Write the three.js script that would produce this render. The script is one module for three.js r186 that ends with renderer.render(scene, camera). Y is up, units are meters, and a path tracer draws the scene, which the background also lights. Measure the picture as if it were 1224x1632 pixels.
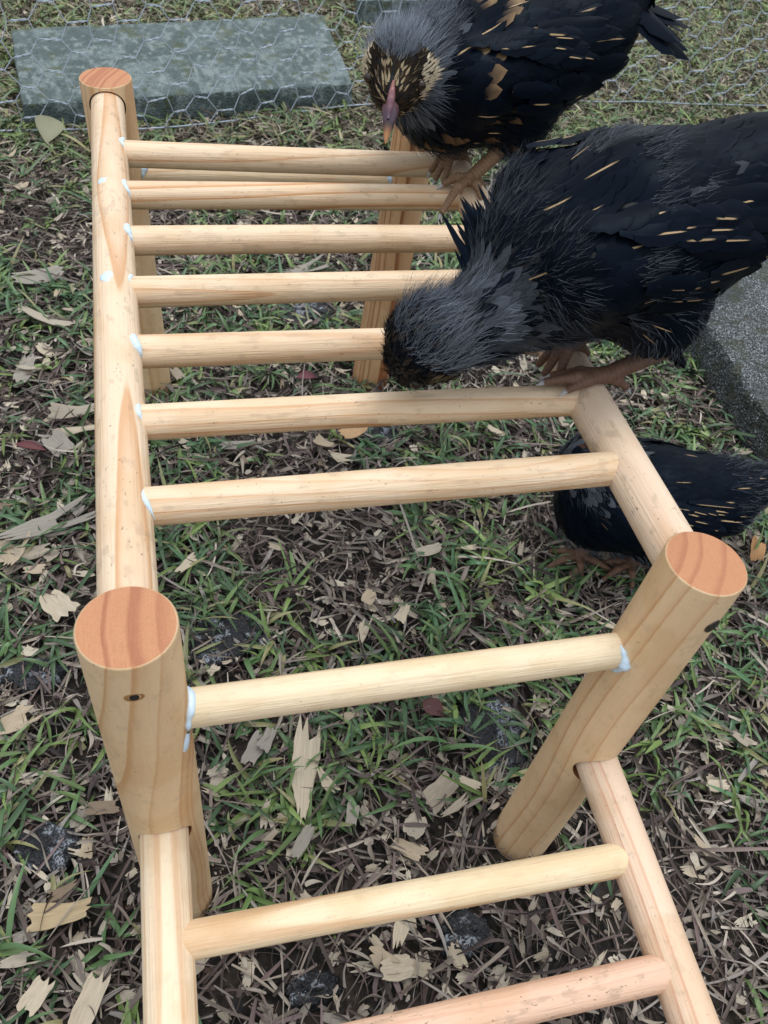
import * as THREE from 'three';
import { mergeGeometries } from 'three/addons/utils/BufferGeometryUtils.js';
import { MarchingCubes } from 'three/addons/objects/MarchingCubes.js';
import { Brush, Evaluator, SUBTRACTION } from 'three-bvh-csg';

// ---------------------------------------------------------------- camera, sky, sun, exposure
const scene = new THREE.Scene();
const camera = new THREE.PerspectiveCamera(62.32, 768 / 1024, 0.02, 200);
camera.position.set(0.0178, 0.5751, 0.6909);
camera.rotation.set(-0.8202, -0.3727, 0.1951, 'YXZ');
camera.focus = 0.5; camera.userData.fStop = 26;
camera.updateMatrixWorld();

const SKY_W = 64, SKY_H = 32;
const skyData = new Float32Array(SKY_W * SKY_H * 4);
for (let j = 0; j < SKY_H; j++) for (let i = 0; i < SKY_W; i++) {
  const el = ((j + 0.5) / SKY_H - 0.5) * Math.PI;                  // overcast: three times brighter overhead than at the horizon
  const l = 0.95 * (1 + 2 * Math.max(0, Math.sin(el))) / 3;
  skyData.set([l * 0.945, l * 0.985, l * 1.045, 1], (j * SKY_W + i) * 4);
}
const sky = new THREE.DataTexture(skyData, SKY_W, SKY_H, THREE.RGBAFormat, THREE.FloatType);
sky.mapping = THREE.EquirectangularReflectionMapping; sky.magFilter = THREE.LinearFilter; sky.needsUpdate = true;
scene.background = sky; scene.environment = sky;

const sun = new THREE.DirectionalLight(new THREE.Color(1, 0.97, 0.93), 1.0);
sun.name = 'sun'; sun.position.set(0.6, 3.4, -0.35); sun.target.position.set(0.2, 0, 0.1);
sun.castShadow = true; sun.shadow.radius = 45; sun.shadow.mapSize.set(2048, 2048);
Object.assign(sun.shadow.camera, { left: -2, right: 2, top: 2, bottom: -2, near: 0.1, far: 8 });
scene.add(sun, sun.target);

const renderer = new THREE.WebGLRenderer({ antialias: true });
renderer.toneMapping = THREE.LinearToneMapping;
renderer.toneMappingExposure = 1.5;
renderer.shadowMap.enabled = true;

// ---------------------------------------------------------------- helpers
let seedState = 7;
const seed = (n) => { seedState = n >>> 0; };
const rnd = () => { seedState = (seedState + 0x6D2B79F5) >>> 0; let t = seedState; t = Math.imul(t ^ (t >>> 15), t | 1); t ^= t + Math.imul(t ^ (t >>> 7), t | 61); return ((t ^ (t >>> 14)) >>> 0) / 4294967296; };
const rr = (a, b) => a + (b - a) * rnd();
const gauss = () => rnd() + rnd() + rnd() - 1.5;
const clamp = (x, a = 0, b = 1) => Math.min(b, Math.max(a, x));
const sstep = (a, b, x) => { const t = clamp((x - a) / (b - a)); return t * t * (3 - 2 * t); };
const mix = (a, b, t) => a + (b - a) * t;
const mix3 = (a, b, t) => [mix(a[0], b[0], t), mix(a[1], b[1], t), mix(a[2], b[2], t)];
const V = (x, y, z) => new THREE.Vector3(x, y, z);
const VA = (a) => new THREE.Vector3(a[0], a[1], a[2]);
function hash3(i, j, k) { let h = Math.imul(i, 374761393) + Math.imul(j, 668265263) + Math.imul(k, 2147483647 ^ 0x5bd1e995); h = Math.imul(h ^ (h >>> 13), 1274126177); return ((h ^ (h >>> 16)) >>> 0) / 4294967296; }
function noise(x, y = 0, z = 0) {                                      // value noise, 0..1
  const i = Math.floor(x), j = Math.floor(y), k = Math.floor(z);
  let u = x - i, v = y - j, w = z - k; u = u * u * (3 - 2 * u); v = v * v * (3 - 2 * v); w = w * w * (3 - 2 * w);
  const q = (a, b, c) => hash3(i + a, j + b, k + c);
  return mix(mix(mix(q(0, 0, 0), q(1, 0, 0), u), mix(q(0, 1, 0), q(1, 1, 0), u), v), mix(mix(q(0, 0, 1), q(1, 0, 1), u), mix(q(0, 1, 1), q(1, 1, 1), u), v), w);
}
const fbm = (x, y, z = 0, o = 4) => { let s = 0, a = 0.5, t = 0; for (let i = 0; i < o; i++) { s += a * noise(x, y, z + i * 7.3); t += a; a *= 0.5; x *= 2.03; y *= 2.03; z *= 2.03; } return s / t; };
const toSRGB = (c) => Math.round(255 * clamp(c <= 0.0031308 ? 12.92 * c : 1.055 * Math.pow(c, 1 / 2.4) - 0.055));
function tex(w, h, fn, srgb = true) {
  const d = new Uint8Array(w * h * 4);
  for (let j = 0; j < h; j++) for (let i = 0; i < w; i++) {
    const c = fn(i, j), o = (j * w + i) * 4;
    for (let k = 0; k < 3; k++) d[o + k] = srgb ? toSRGB(c[k]) : Math.round(255 * clamp(c[k]));
    d[o + 3] = 255;
  }
  const t = new THREE.DataTexture(d, w, h); t.wrapS = t.wrapT = THREE.RepeatWrapping; t.magFilter = THREE.LinearFilter; t.minFilter = THREE.LinearMipmapLinearFilter;
  if (srgb) t.colorSpace = THREE.SRGBColorSpace; t.needsUpdate = true; return t;
}
const taken = new Map();
const numbered = (n) => { const c = taken.get(n) || 0; taken.set(n, c + 1); return c ? n + '_' + String(c).padStart(3, '0') : n; };
function mesh(name, geo, mat, parent) {
  const m = new THREE.Mesh(geo, mat); m.name = parent && parent !== scene ? name : numbered(name); m.castShadow = m.receiveShadow = true; (parent || scene).add(m); return m;
}
function tag(o, label, category, group, kind) { o.userData.label = label; if (category) o.userData.category = category; if (group) o.userData.group = group; if (kind) o.userData.kind = kind; return o; }
function thing(name, label, category, pos, group) { const g = new THREE.Group(); g.name = numbered(name); g.position.copy(pos); scene.add(g); return tag(g, label, category, group); }
function geoFrom(pos, idx, uv, col) {
  const g = new THREE.BufferGeometry(); g.setAttribute('position', new THREE.Float32BufferAttribute(pos, 3));
  if (uv) g.setAttribute('uv', new THREE.Float32BufferAttribute(uv, 2)); if (col) g.setAttribute('color', new THREE.Float32BufferAttribute(col, 3));
  if (idx) g.setIndex(idx); g.computeVertexNormals(); return g;
}

// ================================================================= GROUND
// low relief of the soil, shared by everything that lies on it
const relief = (x, z) => 0.010 * (fbm(x * 9 + 3, z * 9 + 11, 0, 3) - 0.5) + 0.004 * (noise(x * 60, z * 60, 3) - 0.5);
{
  const xs = [], zs = [];
  for (let x = -30; x < -0.6; x = x < -2 ? x + 4 : x + 0.2) xs.push(x); for (let x = -0.6; x < 2; x += 0.012) xs.push(x); for (let x = 2; x <= 32; x += x < 3 ? 0.25 : 4) xs.push(x);
  for (let z = -30; z < -2.2; z = z < -4 ? z + 4 : z + 0.2) zs.push(z); for (let z = -2.2; z < 1.0; z += 0.012) zs.push(z); for (let z = 1.0; z <= 30; z += z < 2 ? 0.25 : 4) zs.push(z);
  const pos = [], uv = [], idx = [], nx = xs.length;
  for (const z of zs) for (const x of xs) { pos.push(x, relief(x, z) - 0.004, z); uv.push(x * 2, z * 2); }
  for (let j = 0; j < zs.length - 1; j++) for (let i = 0; i < nx - 1; i++) { const a = j * nx + i; idx.push(a, a + nx, a + 1, a + 1, a + nx, a + nx + 1); }
  const soil = tex(1024, 1024, (i, j) => {
    const n = fbm(i / 40, j / 40, 1, 5), m = fbm(i / 9, j / 9, 5, 3), g = noise(i / 2.2, j / 2.2, 9);
    let c = mix3([0.010, 0.009, 0.008], [0.048, 0.038, 0.031], sstep(0.35, 0.75, n * 0.6 + m * 0.4));
    if (g > 0.9) c = mix3(c, [0.2, 0.17, 0.14], (g - 0.9) * 6);
    return c;
  });
  const bump = tex(512, 512, (i, j) => { const v = fbm(i / 12, j / 12, 2, 4) * 0.6 + noise(i / 3, j / 3, 4) * 0.4; return [v, v, v]; }, false);
  const g = mesh('ground', geoFrom(pos, idx, uv), new THREE.MeshStandardMaterial({ map: soil, bumpMap: bump, bumpScale: 0.006, roughness: 0.95 }));
  tag(g, 'dark damp soil under the grass and litter', 'ground', null, 'structure');
}

// footprints that keep blades out: [test(x,z)]
const keepOut = [];
const blocked = (x, z, pad = 0) => keepOut.some((f) => f(x, z, pad));
const poly = (pts) => (x, z, pad) => { let inside = true; for (let i = 0; i < pts.length; i++) { const [ax, az] = pts[i], [bx, bz] = pts[(i + 1) % pts.length]; const l = Math.hypot(bx - ax, bz - az); const d = ((bx - ax) * (z - az) - (bz - az) * (x - ax)) / l; if (d < -pad) inside = false; } return inside; };

// ================================================================= CONCRETE SLABS
function roughBlock(corners, h, y0, cell, amp, round, sd) {
  // corners: four [x,z] in order (left-front, right-front, right-back, left-back); a cuboid with worn edges and a rough skin
  const P = (u, v) => { const a = corners; return [mix(mix(a[0][0], a[1][0], u), mix(a[3][0], a[2][0], u), v), mix(mix(a[0][1], a[1][1], u), mix(a[3][1], a[2][1], u), v)]; };
  const lu = Math.hypot(corners[1][0] - corners[0][0], corners[1][1] - corners[0][1]), lv = Math.hypot(corners[3][0] - corners[0][0], corners[3][1] - corners[0][1]);
  const g = new THREE.BoxGeometry(lu, h, lv, Math.round(lu / cell), Math.max(3, Math.round(h / cell)), Math.round(lv / cell)), p = g.attributes.position, bn = g.attributes.normal, uv = [];
  for (let i = 0; i < p.count; i++) {
    let x = p.getX(i), y = p.getY(i), z = p.getZ(i);
    const hx = lu / 2 - round, hy = h / 2 - round, hz = lv / 2 - round, cx = clamp(x, -hx, hx), cy = clamp(y, -hy, hy), cz = clamp(z, -hz, hz);
    let dx = x - cx, dy = y - cy, dz = z - cz; const l = Math.hypot(dx, dy, dz) || 1;
    const n = round * (0.8 + 0.5 * (fbm(x * 30 + sd, y * 30, z * 30, 2) - 0.5)) + amp * (fbm(x * 90 + sd, y * 90 + 5, z * 90, 3) - 0.5) * 2 - amp * 3 * Math.max(0, fbm(x * 22, y * 22 + sd, z * 22, 2) - 0.62);
    if (l > 1e-6) { x = cx + dx / l * n; y = cy + dy / l * n; z = cz + dz / l * n; }
    const [wx, wz] = P(x / lu + 0.5, 0.5 - z / lv);
    if (Math.abs(bn.getY(i)) > 0.5) uv.push(x * 3, z * 3); else if (Math.abs(bn.getX(i)) > 0.5) uv.push(z * 3 + 0.37, y * 3 + 0.61); else uv.push(x * 3 + 0.11, y * 3 + 0.83);
    p.setXYZ(i, wx, y0 + y + h / 2, wz);
  }
  g.setAttribute('uv', new THREE.Float32BufferAttribute(uv, 2)); g.computeVertexNormals(); return g;
}
const slabTex = tex(1024, 1024, (i, j) => {                          // pale lime bloom over blue-grey concrete, with algae
  const big = fbm(i / 130, j / 130, 3, 4), mid = fbm(i / 22 + big * 3, j / 34, 8, 4), fine = noise(i / 1.8, j / 1.8, 2), sp = fbm(i / 6, j / 9, 12, 3);
  let c = mix3([0.080, 0.112, 0.112], [0.175, 0.222, 0.226], sstep(0.36, 0.66, big * 0.45 + mid * 0.55));
  c = mix3(c, [0.045, 0.066, 0.060], sstep(0.55, 0.70, sp) * 0.55);
  c = mix3(c, [0.25, 0.295, 0.295], sstep(0.60, 0.72, mid) * 0.5);
  return mix3(c, [0.07, 0.085, 0.035], sstep(0.66, 0.78, fbm(i / 70 + 9, j / 70, 21, 3)) * 0.6).map((v) => v * (0.86 + fine * 0.28));
});
const rockBump = tex(512, 512, (i, j) => { const v = fbm(i / 10, j / 10, 6, 4) * 0.5 + noise(i / 2.4, j / 2.4, 1) * 0.5; return [v, v, v]; }, false);
const slabMat = new THREE.MeshStandardMaterial({ map: slabTex, bumpMap: rockBump, bumpScale: 0.004, roughness: 0.92 });
{
  const c = [[-0.128, -0.556], [0.362, -0.676], [0.368, -0.985], [-0.156, -0.826]];
  tag(mesh('concrete_slab', roughBlock(c, 0.06, -0.018, 0.006, 0.0016, 0.006, 1), slabMat), 'flat blue-grey mossy concrete slab lying behind the chicken wire', 'slab');
  keepOut.push(poly(c));
  const d = [[0.44, -1.04], [0.66, -1.09], [0.74, -1.42], [0.52, -1.38]];
  tag(mesh('concrete_slab', roughBlock(d, 0.07, -0.02, 0.008, 0.0016, 0.006, 5), slabMat), 'small grey concrete slab behind the crest of the uppermost chick', 'slab');
  keepOut.push(poly(d));
}
{
  const rt = tex(1024, 1024, (i, j) => {                             // exposed aggregate: pale and dark grit
    const g1 = noise(i / 5, j / 5, 3), g2 = noise(i / 2.6 + 40, j / 2.6, 7), patch = fbm(i / 120, j / 120, 2, 3);
    let c = mix3([0.018, 0.022, 0.022], [0.085, 0.098, 0.104], g1 * 0.7 + g2 * 0.3);
    c = mix3(c, [0.44, 0.50, 0.54], sstep(0.62, 0.84, g2) * sstep(0.3, 0.55, patch) * 0.95);
    c = mix3(c, [0.022, 0.024, 0.022], sstep(0.6, 0.8, noise(i / 4 + 17, j / 4, 15)) * 0.9);
    return mix3(c, [0.04, 0.045, 0.025], sstep(0.5, 0.7, fbm(i / 60, j / 60, 30, 3)) * 0.6);
  });
  const c = [[0.622, 0.185], [1.02, 0.21], [1.05, -0.30], [0.655, -0.20]];
  tag(mesh('concrete_block', roughBlock(c, 0.085, -0.03, 0.005, 0.0022, 0.008, 9), new THREE.MeshStandardMaterial({ map: rt, bumpMap: rockBump, bumpScale: 0.006, roughness: 0.95 })), 'rough pebbly grey concrete block at the right edge beside the middle chick', 'block');
  keepOut.push(poly(c));
}

// ================================================================= WOODEN PERCH
const L = 0.4989, HR = 0.2859, HT = 0.3013, W = 0.25, RP = 0.0192, RR = 0.0121, RG = 0.0089;
const boards = [];                                                   // wood of one dowel: a log cut that shows the same rings on its side and on its end
function woodMat(sd, radius, length, { spacing = 0.007, off = [0.02, 0.012], tilt = 0.03, pale = [0.80, 0.655, 0.475], dark = [0.58, 0.30, 0.13], strength = 0.8, dirt = 0.5, heart = 0, wave = 1, tw = 192, th = 640, cap = 192 } = {}) {
  const a0 = sd * 2.399, H = th + cap;
  const grain = (x, y, z, end) => {
    const wob = 0.012 * wave * (fbm(z * 6 + sd * 3.1, sd, 0, 2) - 0.5), wob2 = 0.014 * wave * (fbm(z * 5 + sd * 1.7, sd + 9, 4, 2) - 0.5);
    const px = x - off[0] - tilt * z - wob, py = y - off[1] + tilt * 0.6 * z - wob2;
    const d = Math.hypot(px, py) + 0.0016 * (fbm(x * 90 + sd, y * 90, z * 12, 2) - 0.5);
    const k = d / spacing + 0.9 * noise(d * 160 + sd), fr = k - Math.floor(k), w = hash3(Math.floor(k), sd, 3);
    const late = (0.38 * sstep(0.25, 0.9, fr) + 0.62 * sstep(0.74, 0.93, fr)) * (1 - sstep(0.955, 1.0, fr)) * (0.5 + 0.5 * w);
    const fib = end ? noise(x * 2600, y * 2600, sd) : noise(Math.atan2(y, x) * radius * 2400, z * 26, sd) * 0.7 + noise(Math.atan2(y, x) * radius * 900, z * 9, sd + 3) * 0.3;
    const broad = end ? sstep(0.45, 0.75, fr) * (1 - sstep(0.86, 1.0, fr)) * (0.55 + 0.45 * w) : 0;
    return [end ? broad : late, fib, heart ? sstep(0, 0.004, heart - Math.hypot(px, py)) : 0];
  };
  const endPale = [0.50, 0.23, 0.112], endDark = [0.36, 0.13, 0.062];
  const map = tex(tw, H, (i, j) => {
    if (j < th) {
      const t = i / tw * Math.PI * 2 + a0, z = (j + 0.5) / th * length, [late, fib, hw] = grain(Math.cos(t) * radius, Math.sin(t) * radius, z, false);
      let c = mix3(pale, dark, late * strength * 1.25 + (fib - 0.5) * 0.08); c = mix3(c, dark, hw * 0.7);
      c = mix3(c, [c[0] * 0.94, c[1] * 0.9, c[2] * 0.84], sstep(0.45, 0.7, fbm(i / 40, j / 60, sd, 3)));
      const sm = fbm(i / 11, j / 16, sd + 30, 3), sp = noise(i / 2.1, j / 2.8, sd + 50);
      c = mix3(c, [0.30, 0.22, 0.15], sstep(0.60, 0.78, sm) * 0.32 * dirt);
      if (sp > 0.93 && sm > 0.5) c = mix3(c, [0.10, 0.07, 0.05], 0.75 * dirt);
      return c.map((v) => v * (0.975 + 0.05 * noise(i / 1.5, j / 7, sd + 70)));
    }
    const x = ((i + 0.5) / tw * 2 - 1) * radius * 1.04, y = ((j - th + 0.5) / cap * 2 - 1) * radius * 1.04, c0 = Math.cos(a0), s0 = Math.sin(a0);
    const [late, fib] = grain(x * c0 - y * s0, x * s0 + y * c0, length, true);
    return mix3(endPale, endDark, late * 0.95 + (fib - 0.5) * 0.14).map((v) => v * (0.93 + 0.14 * noise(i / 3, j / 3, sd)));
  });
  map.wrapT = THREE.ClampToEdgeWrapping; map.anisotropy = 8;
  const m = new THREE.MeshStandardMaterial({ map, roughness: 0.62, bumpMap: woodBump, bumpScale: 0.0003 });
  m.userData = { th, H }; return m;
}
const woodBump = tex(256, 512, (i, j) => { const v = noise(i / 2, j / 26, 3) * 0.6 + noise(i / 7, j / 60, 8) * 0.25 + noise(i / 2.5, j / 4, 5) * 0.15; return [v, v, v]; }, false);
// a turned dowel along +y from 0 to len, slightly bowed, edges eased; side and ends share the texture of woodMat
function dowel(r, len, m, { seg = 40, rows = 12, ease = 0.0008, bow = 0 } = {}) {
  const pos = [], uv = [], idx = [], { th, H } = m.userData, vs = (t) => (t * (th - 2) + 1) / H, cv = (y) => (th + 1 + (y * 0.5 / 1.04 + 0.5) * (H - th - 2)) / H;
  const prof = [[0, r - ease]]; for (let k = 0; k <= rows; k++) prof.push([mix(ease, len - ease, k / rows), r]); prof.push([len, r - ease]);
  for (const [y, q] of prof) for (let s = 0; s <= seg; s++) { const a = s / seg * Math.PI * 2, b = bow * Math.sin(y / len * Math.PI); pos.push(Math.cos(a) * q + b, y, -Math.sin(a) * q); uv.push(s / seg, vs(y / len)); }
  for (let k = 0; k < prof.length - 1; k++) for (let s = 0; s < seg; s++) { const a = k * (seg + 1) + s, b = a + seg + 1; idx.push(a, a + 1, b, b, a + 1, b + 1); }
  const nSide = idx.length;
  const g1 = geoFrom(pos, idx, uv);
  const caps = [];
  for (const e of [0, 1]) { const cp = [0, e * len, 0], cu = [0.5, cv(0)], ci = []; for (let s = 0; s <= seg; s++) { const a = s / seg * Math.PI * 2, x = Math.cos(a), z = -Math.sin(a); cp.push(x * (r - ease), e * len, z * (r - ease)); cu.push(0.5 + x * 0.5 / 1.04, cv(-z)); } for (let s = 1; s <= seg; s++) e ? ci.push(0, s, s + 1) : ci.push(0, s + 1, s); caps.push(geoFrom(cp, ci, cu)); }
  return mergeGeometries([g1.toNonIndexed(), ...caps.map((c) => c.toNonIndexed())]);
}
const placeAlong = (g, A, B) => { const q = new THREE.Quaternion().setFromUnitVectors(V(0, 1, 0), B.clone().sub(A).normalize()); return g.applyMatrix4(new THREE.Matrix4().compose(A, q, V(1, 1, 1))); };
const csg = new Evaluator(); csg.attributes = ['position', 'normal', 'uv']; csg.useGroups = false;
function drill(geo, A, B, r, uvAt) {
  const len = A.distanceTo(B), c = new THREE.CylinderGeometry(r, r, len, 36).translate(0, len / 2, 0).toNonIndexed();
  for (let i = 0; i < c.attributes.uv.count; i++) c.attributes.uv.setXY(i, uvAt[0], uvAt[1]);
  placeAlong(c, A, B);
  const a = new Brush(geo), b = new Brush(c); a.updateMatrixWorld(); b.updateMatrixWorld();
  return csg.evaluate(a, b, SUBTRACTION).geometry;
}
// a hand-squeezed bead: tube along points with its own radius at each
function bead(pts, rad, sides = 10) {
  const pos = [], idx = [], n = pts.length;
  for (let i = 0; i < n; i++) {
    const t = pts[Math.min(n - 1, i + 1)].clone().sub(pts[Math.max(0, i - 1)]).normalize(), a = V(0.31, 0.83, 0.46).cross(t).normalize(), b = t.clone().cross(a);
    for (let s = 0; s < sides; s++) { const q = s / sides * Math.PI * 2, r = rad[i] * (0.9 + 0.2 * hash3(i, s, n)); pos.push(pts[i].x + r * (a.x * Math.cos(q) + b.x * Math.sin(q)), pts[i].y + r * (a.y * Math.cos(q) + b.y * Math.sin(q)), pts[i].z + r * (a.z * Math.cos(q) + b.z * Math.sin(q))); }
  }
  for (let i = 0; i < n - 1; i++) for (let s = 0; s < sides; s++) { const a = i * sides + s, b = i * sides + (s + 1) % sides, c = a + sides, d = b + sides; idx.push(a, b, c, c, b, d); }
  return geoFrom(pos, idx);
}
const glueMat = new THREE.MeshPhysicalMaterial({ color: new THREE.Color().setRGB(0.62, 0.79, 0.93), roughness: 0.38, clearcoat: 0.25, clearcoatRoughness: 0.4 });
const screwMat = new THREE.MeshStandardMaterial({ color: new THREE.Color().setRGB(0.10, 0.09, 0.08), metalness: 0.85, roughness: 0.42 });
const pithMat = new THREE.MeshStandardMaterial({ color: new THREE.Color().setRGB(0.34, 0.17, 0.06), roughness: 0.9 });
const slotMat = new THREE.MeshStandardMaterial({ color: new THREE.Color().setRGB(0.012, 0.011, 0.01), roughness: 0.8 });
{
  const perch = thing('wooden_perch', 'pale pine ladder perch of round dowels standing on four posts', 'perch', V(0, 0, 0));
  // posts: [base, top, wood]
  const posts = [
    [[0.0143, 0, -0.0037], [0, HT, 0], 3, { spacing: 0.010, off: [0.07, 0.05], tilt: 0.03, strength: 0.75 }],
    [[W - 0.0075, 0, -0.0026], [W, HT, 0], 8, { spacing: 0.021, off: [0.05, -0.04], tilt: 0.01, pale: [0.66, 0.42, 0.23], dark: [0.36, 0.15, 0.06], strength: 0.95 }],
    [[0.0078, 0, L - 0.0001], [0, HT, L], 21, { spacing: 0.0135, off: [0.05, 0.032], tilt: 0.10, wave: 3.2, dark: [0.60, 0.31, 0.125], strength: 0.68 }],
    [[W - 0.0094, 0, L + 0.0027], [W, HT, L], 13, { spacing: 0.0125, off: [-0.06, 0.06], tilt: 0.02, dark: [0.58, 0.27, 0.10], strength: 0.78 }],
  ];
  const rampY = (z) => 0.1376 - 0.11 * (z - 0.51), ZE = 0.80;
  posts.forEach(([b, t, sd, o], i) => {
    const A = VA(b), B = VA(t), len = A.distanceTo(B), m = woodMat(sd, RP, len, { pale: [0.82, 0.60, 0.365], dirt: 0.45, wave: 2.0, tw: 256, th: 768, cap: 256, ...o });
    A.y -= 0.006;
    let g = placeAlong(dowel(RP, A.distanceTo(B), m, { seg: 56 }), A, B);
    const front = i > 1, x = t[0], z = t[2], inner = [0.5, 0.97];
    g = front ? drill(g, V(x, HR, z + 0.006), V(x, HR, z - 0.04), RR + 0.0011, inner) : drill(g, V(x, HR, z - 0.006), V(x, HR, z + 0.04), RR + 0.0011, inner);
    if (front) { const k = 1 - 0.137 / HT, px = mix(t[0], b[0], k), pz = mix(t[2], b[2], k); g = drill(g, V(px, rampY(pz), pz - 0.008), V(px, rampY(pz + 0.05), pz + 0.05), RR + 0.0011, inner); }
    const p = mesh('post', g, m, perch);
    if (i === 1) p.userData.label = 'reddish-brown post with a dark heartwood stripe';
    if (front) {                                                      // one countersunk screw low on the outer face
      const [nx, nz, sx, sy, sz] = i === 2 ? [0.06, 1, 0.0006, 0.2815, L + RP * 0.995] : [0.26, 0.965, W + RP * 0.26 - 0.0008, 0.2775, L + RP * 0.965], dir = V(nx, 0.03, nz).normalize();
      const head = new THREE.LatheGeometry([[0, 0.0006], [0.0022, 0.0010], [0.0036, 0.0006], [0.0040, -0.0004], [0.0040, -0.002]].map((q) => new THREE.Vector2(q[0], q[1])), 20);
      const q = new THREE.Quaternion().setFromUnitVectors(V(0, 1, 0), dir), k = i === 2 ? 0.5 : 1.1;
      const M = new THREE.Matrix4().compose(V(sx, sy, sz), q, V(k, k, k));
      if (i === 2) mesh('screw_hole_rim', new THREE.TorusGeometry(0.0036, 0.0011, 8, 20).rotateX(Math.PI / 2).scale(0.85, 0.6, 0.6).applyMatrix4(new THREE.Matrix4().compose(V(sx, sy, sz - 0.0004), q, V(1, 1, 1))), pithMat, p);
      const s = mesh('screw', head.applyMatrix4(M), i === 2 ? slotMat : screwMat, p);
      s.userData.label = i === 2 ? 'dark sunken screw head with a splintered orange rim' : 'shiny dark round screw head';
    }
  });
  const rod = (name, A, B, r, sd, o, extra) => { const m = woodMat(sd, r, A.distanceTo(B), o); const p = mesh(name, placeAlong(dowel(r, A.distanceTo(B), m, extra), A, B), m, perch); return p; };
  const paleR = { pale: [0.77, 0.61, 0.44] };
  const railL = rod('rail', V(0, HR, -0.003), V(0, HR, L + 0.003), RR, 31, { spacing: 0.0095, off: [0.032, 0.010], tilt: 0.004, dirt: 0.85, th: 1024, ...paleR, strength: 0.6 });
  const railR = rod('rail', V(W, HR, -0.003), V(W, HR, L + 0.003), RR, 37, { spacing: 0.009, off: [0.03, 0.0], tilt: 0.01, dirt: 1.0, th: 1024, pale: [0.77, 0.605, 0.455], strength: 0.45 });
  // glue where a rung (axis x) meets a rail (axis z) or a post (axis y): a bead on the line where the two cylinders cross
  const glue = (parent, x0, y0, z0, sx, Rbig, post, a0, a1, thick, sd) => {
    seed(sd); const pts = [], rad = [], n = 26;
    for (let i = 0; i <= n; i++) { const a = mix(a0, a1, i / n), y = RG * Math.sin(a), z = RG * Math.cos(a), q = post ? z : y; pts.push(V(x0 + sx * (Math.sqrt(Math.max(0, Rbig * Rbig - q * q)) + 0.0004), y0 + y, z0 + z)); rad.push(thick * Math.sin(Math.PI * clamp(i / n, 0.04, 0.96)) * (0.65 + 0.7 * noise(i * 0.35, sd))); }
    return mesh('glue_bead', bead(pts, rad), glueMat, parent);
  };
  const zL = [0.089, 0.147, 0.203, 0.258, 0.313, 0.369, 0.425], zR = [0.096, 0.146, 0.201, 0.254, 0.313, 0.369, 0.423];
  const rungWood = [
    { spacing: 0.010, off: [0.014, 0.010], tilt: 0.05, strength: 0.7 }, { spacing: 0.009, off: [0.02, 0.004], tilt: 0.012, strength: 0.8 },
    { spacing: 0.012, off: [0.013, 0.008], tilt: 0.04, strength: 0.6 }, { spacing: 0.008, off: [0.009, 0.011], tilt: 0.03, strength: 0.6 },
    { spacing: 0.009, off: [0.016, -0.006], tilt: 0.05, strength: 0.65 }, { spacing: 0.007, off: [0.02, 0.01], tilt: 0.05, strength: 0.8 }, { spacing: 0.0045, off: [0.03, 0.002], tilt: 0.008, strength: 0.6 },
  ];
  zL.forEach((z, i) => {
    const p = rod('rung', V(0.004, HR, z), V(W - 0.004, HR, zR[i]), RG, 41 + i * 5, { pale: [0.79, 0.62, 0.435], dirt: 0.7, th: 512, ...rungWood[i] }, { bow: (hash3(i, 2, 9) - 0.5) * 0.0012 });
    const spans = [[0.9, 2.6, 0.0016], [0.35, 2.3, 0.0017], [0.5, 2.3, 0.0019], [1.3, 2.4, 0.0012], [0.3, 2.2, 0.0021], [0.9, 2.2, 0.0015], [0.1, 2.0, 0.0011]];
    glue(p, 0, HR, z, 1, RR, false, spans[i][0], spans[i][1], spans[i][2], 100 + i);
  });
  const braceR = rod('brace', V(0.006, 0.2265, -0.001), V(W - 0.004, 0.2265, -0.001), RG, 91, { pale: [0.76, 0.60, 0.40], th: 512, spacing: 0.008, off: [0.02, 0.01], tilt: 0.02 });
  glue(braceR, 0.004, 0.2265, -0.001, 1, RP, true, 0.0, 2.4, 0.0032, 121); glue(braceR, W - 0.002, 0.2265, -0.001, -1, RP, true, -0.2, 2.2, 0.0030, 122);
  const braceF = rod('brace', V(0.006, 0.234, L), V(W - 0.004, 0.234, L), RG, 97, { pale: [0.82, 0.68, 0.47], th: 512, spacing: 0.014, off: [0.01, 0.03], tilt: 0.02, strength: 0.35, dirt: 0.3 });
  glue(braceF, 0.002, 0.234, L, 1, RP, true, 2.9, -0.75, 0.0020, 131); glue(braceF, W - 0.0025, 0.234, L, -1, RP, true, 1.3, -1.5, 0.0029, 132);
  // drip under the left end of the front brace
  mesh('glue_bead', bead([[0.0188, 0.229, L + 0.0085], [0.0178, 0.2245, L + 0.0098], [0.0168, 0.219, L + 0.0104], [0.0158, 0.2145, L + 0.0106]].map(VA), [0.0014, 0.0021, 0.0023, 0.0012]), glueMat, braceF);
  // dabs of glue on top of the left rail
  [[-0.0046, 0.149, 0.0030, 0.0030], [-0.0040, 0.259, 0.0036, 0.0046]].forEach(([x, z, sx, sz], k) => {
    const g = new THREE.SphereGeometry(1, 20, 12), p = g.attributes.position;
    for (let i = 0; i < p.count; i++) { const a = Math.atan2(p.getZ(i), p.getX(i)), n = 0.75 + 0.55 * noise(Math.cos(a) * 2.2 + k * 5 + 9, Math.sin(a) * 2.2 + 4, k); const X = x + p.getX(i) * sx * n, Z = z + p.getZ(i) * sz * n; p.setXYZ(i, X, HR + Math.sqrt(RR * RR - X * X) + p.getY(i) * 0.0007 - 0.0001, Z); }
    g.computeVertexNormals(); mesh('glue_dab', g, glueMat, railL);
  });
  // lower stage towards the viewer
  const z0 = L + 0.004;
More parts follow.
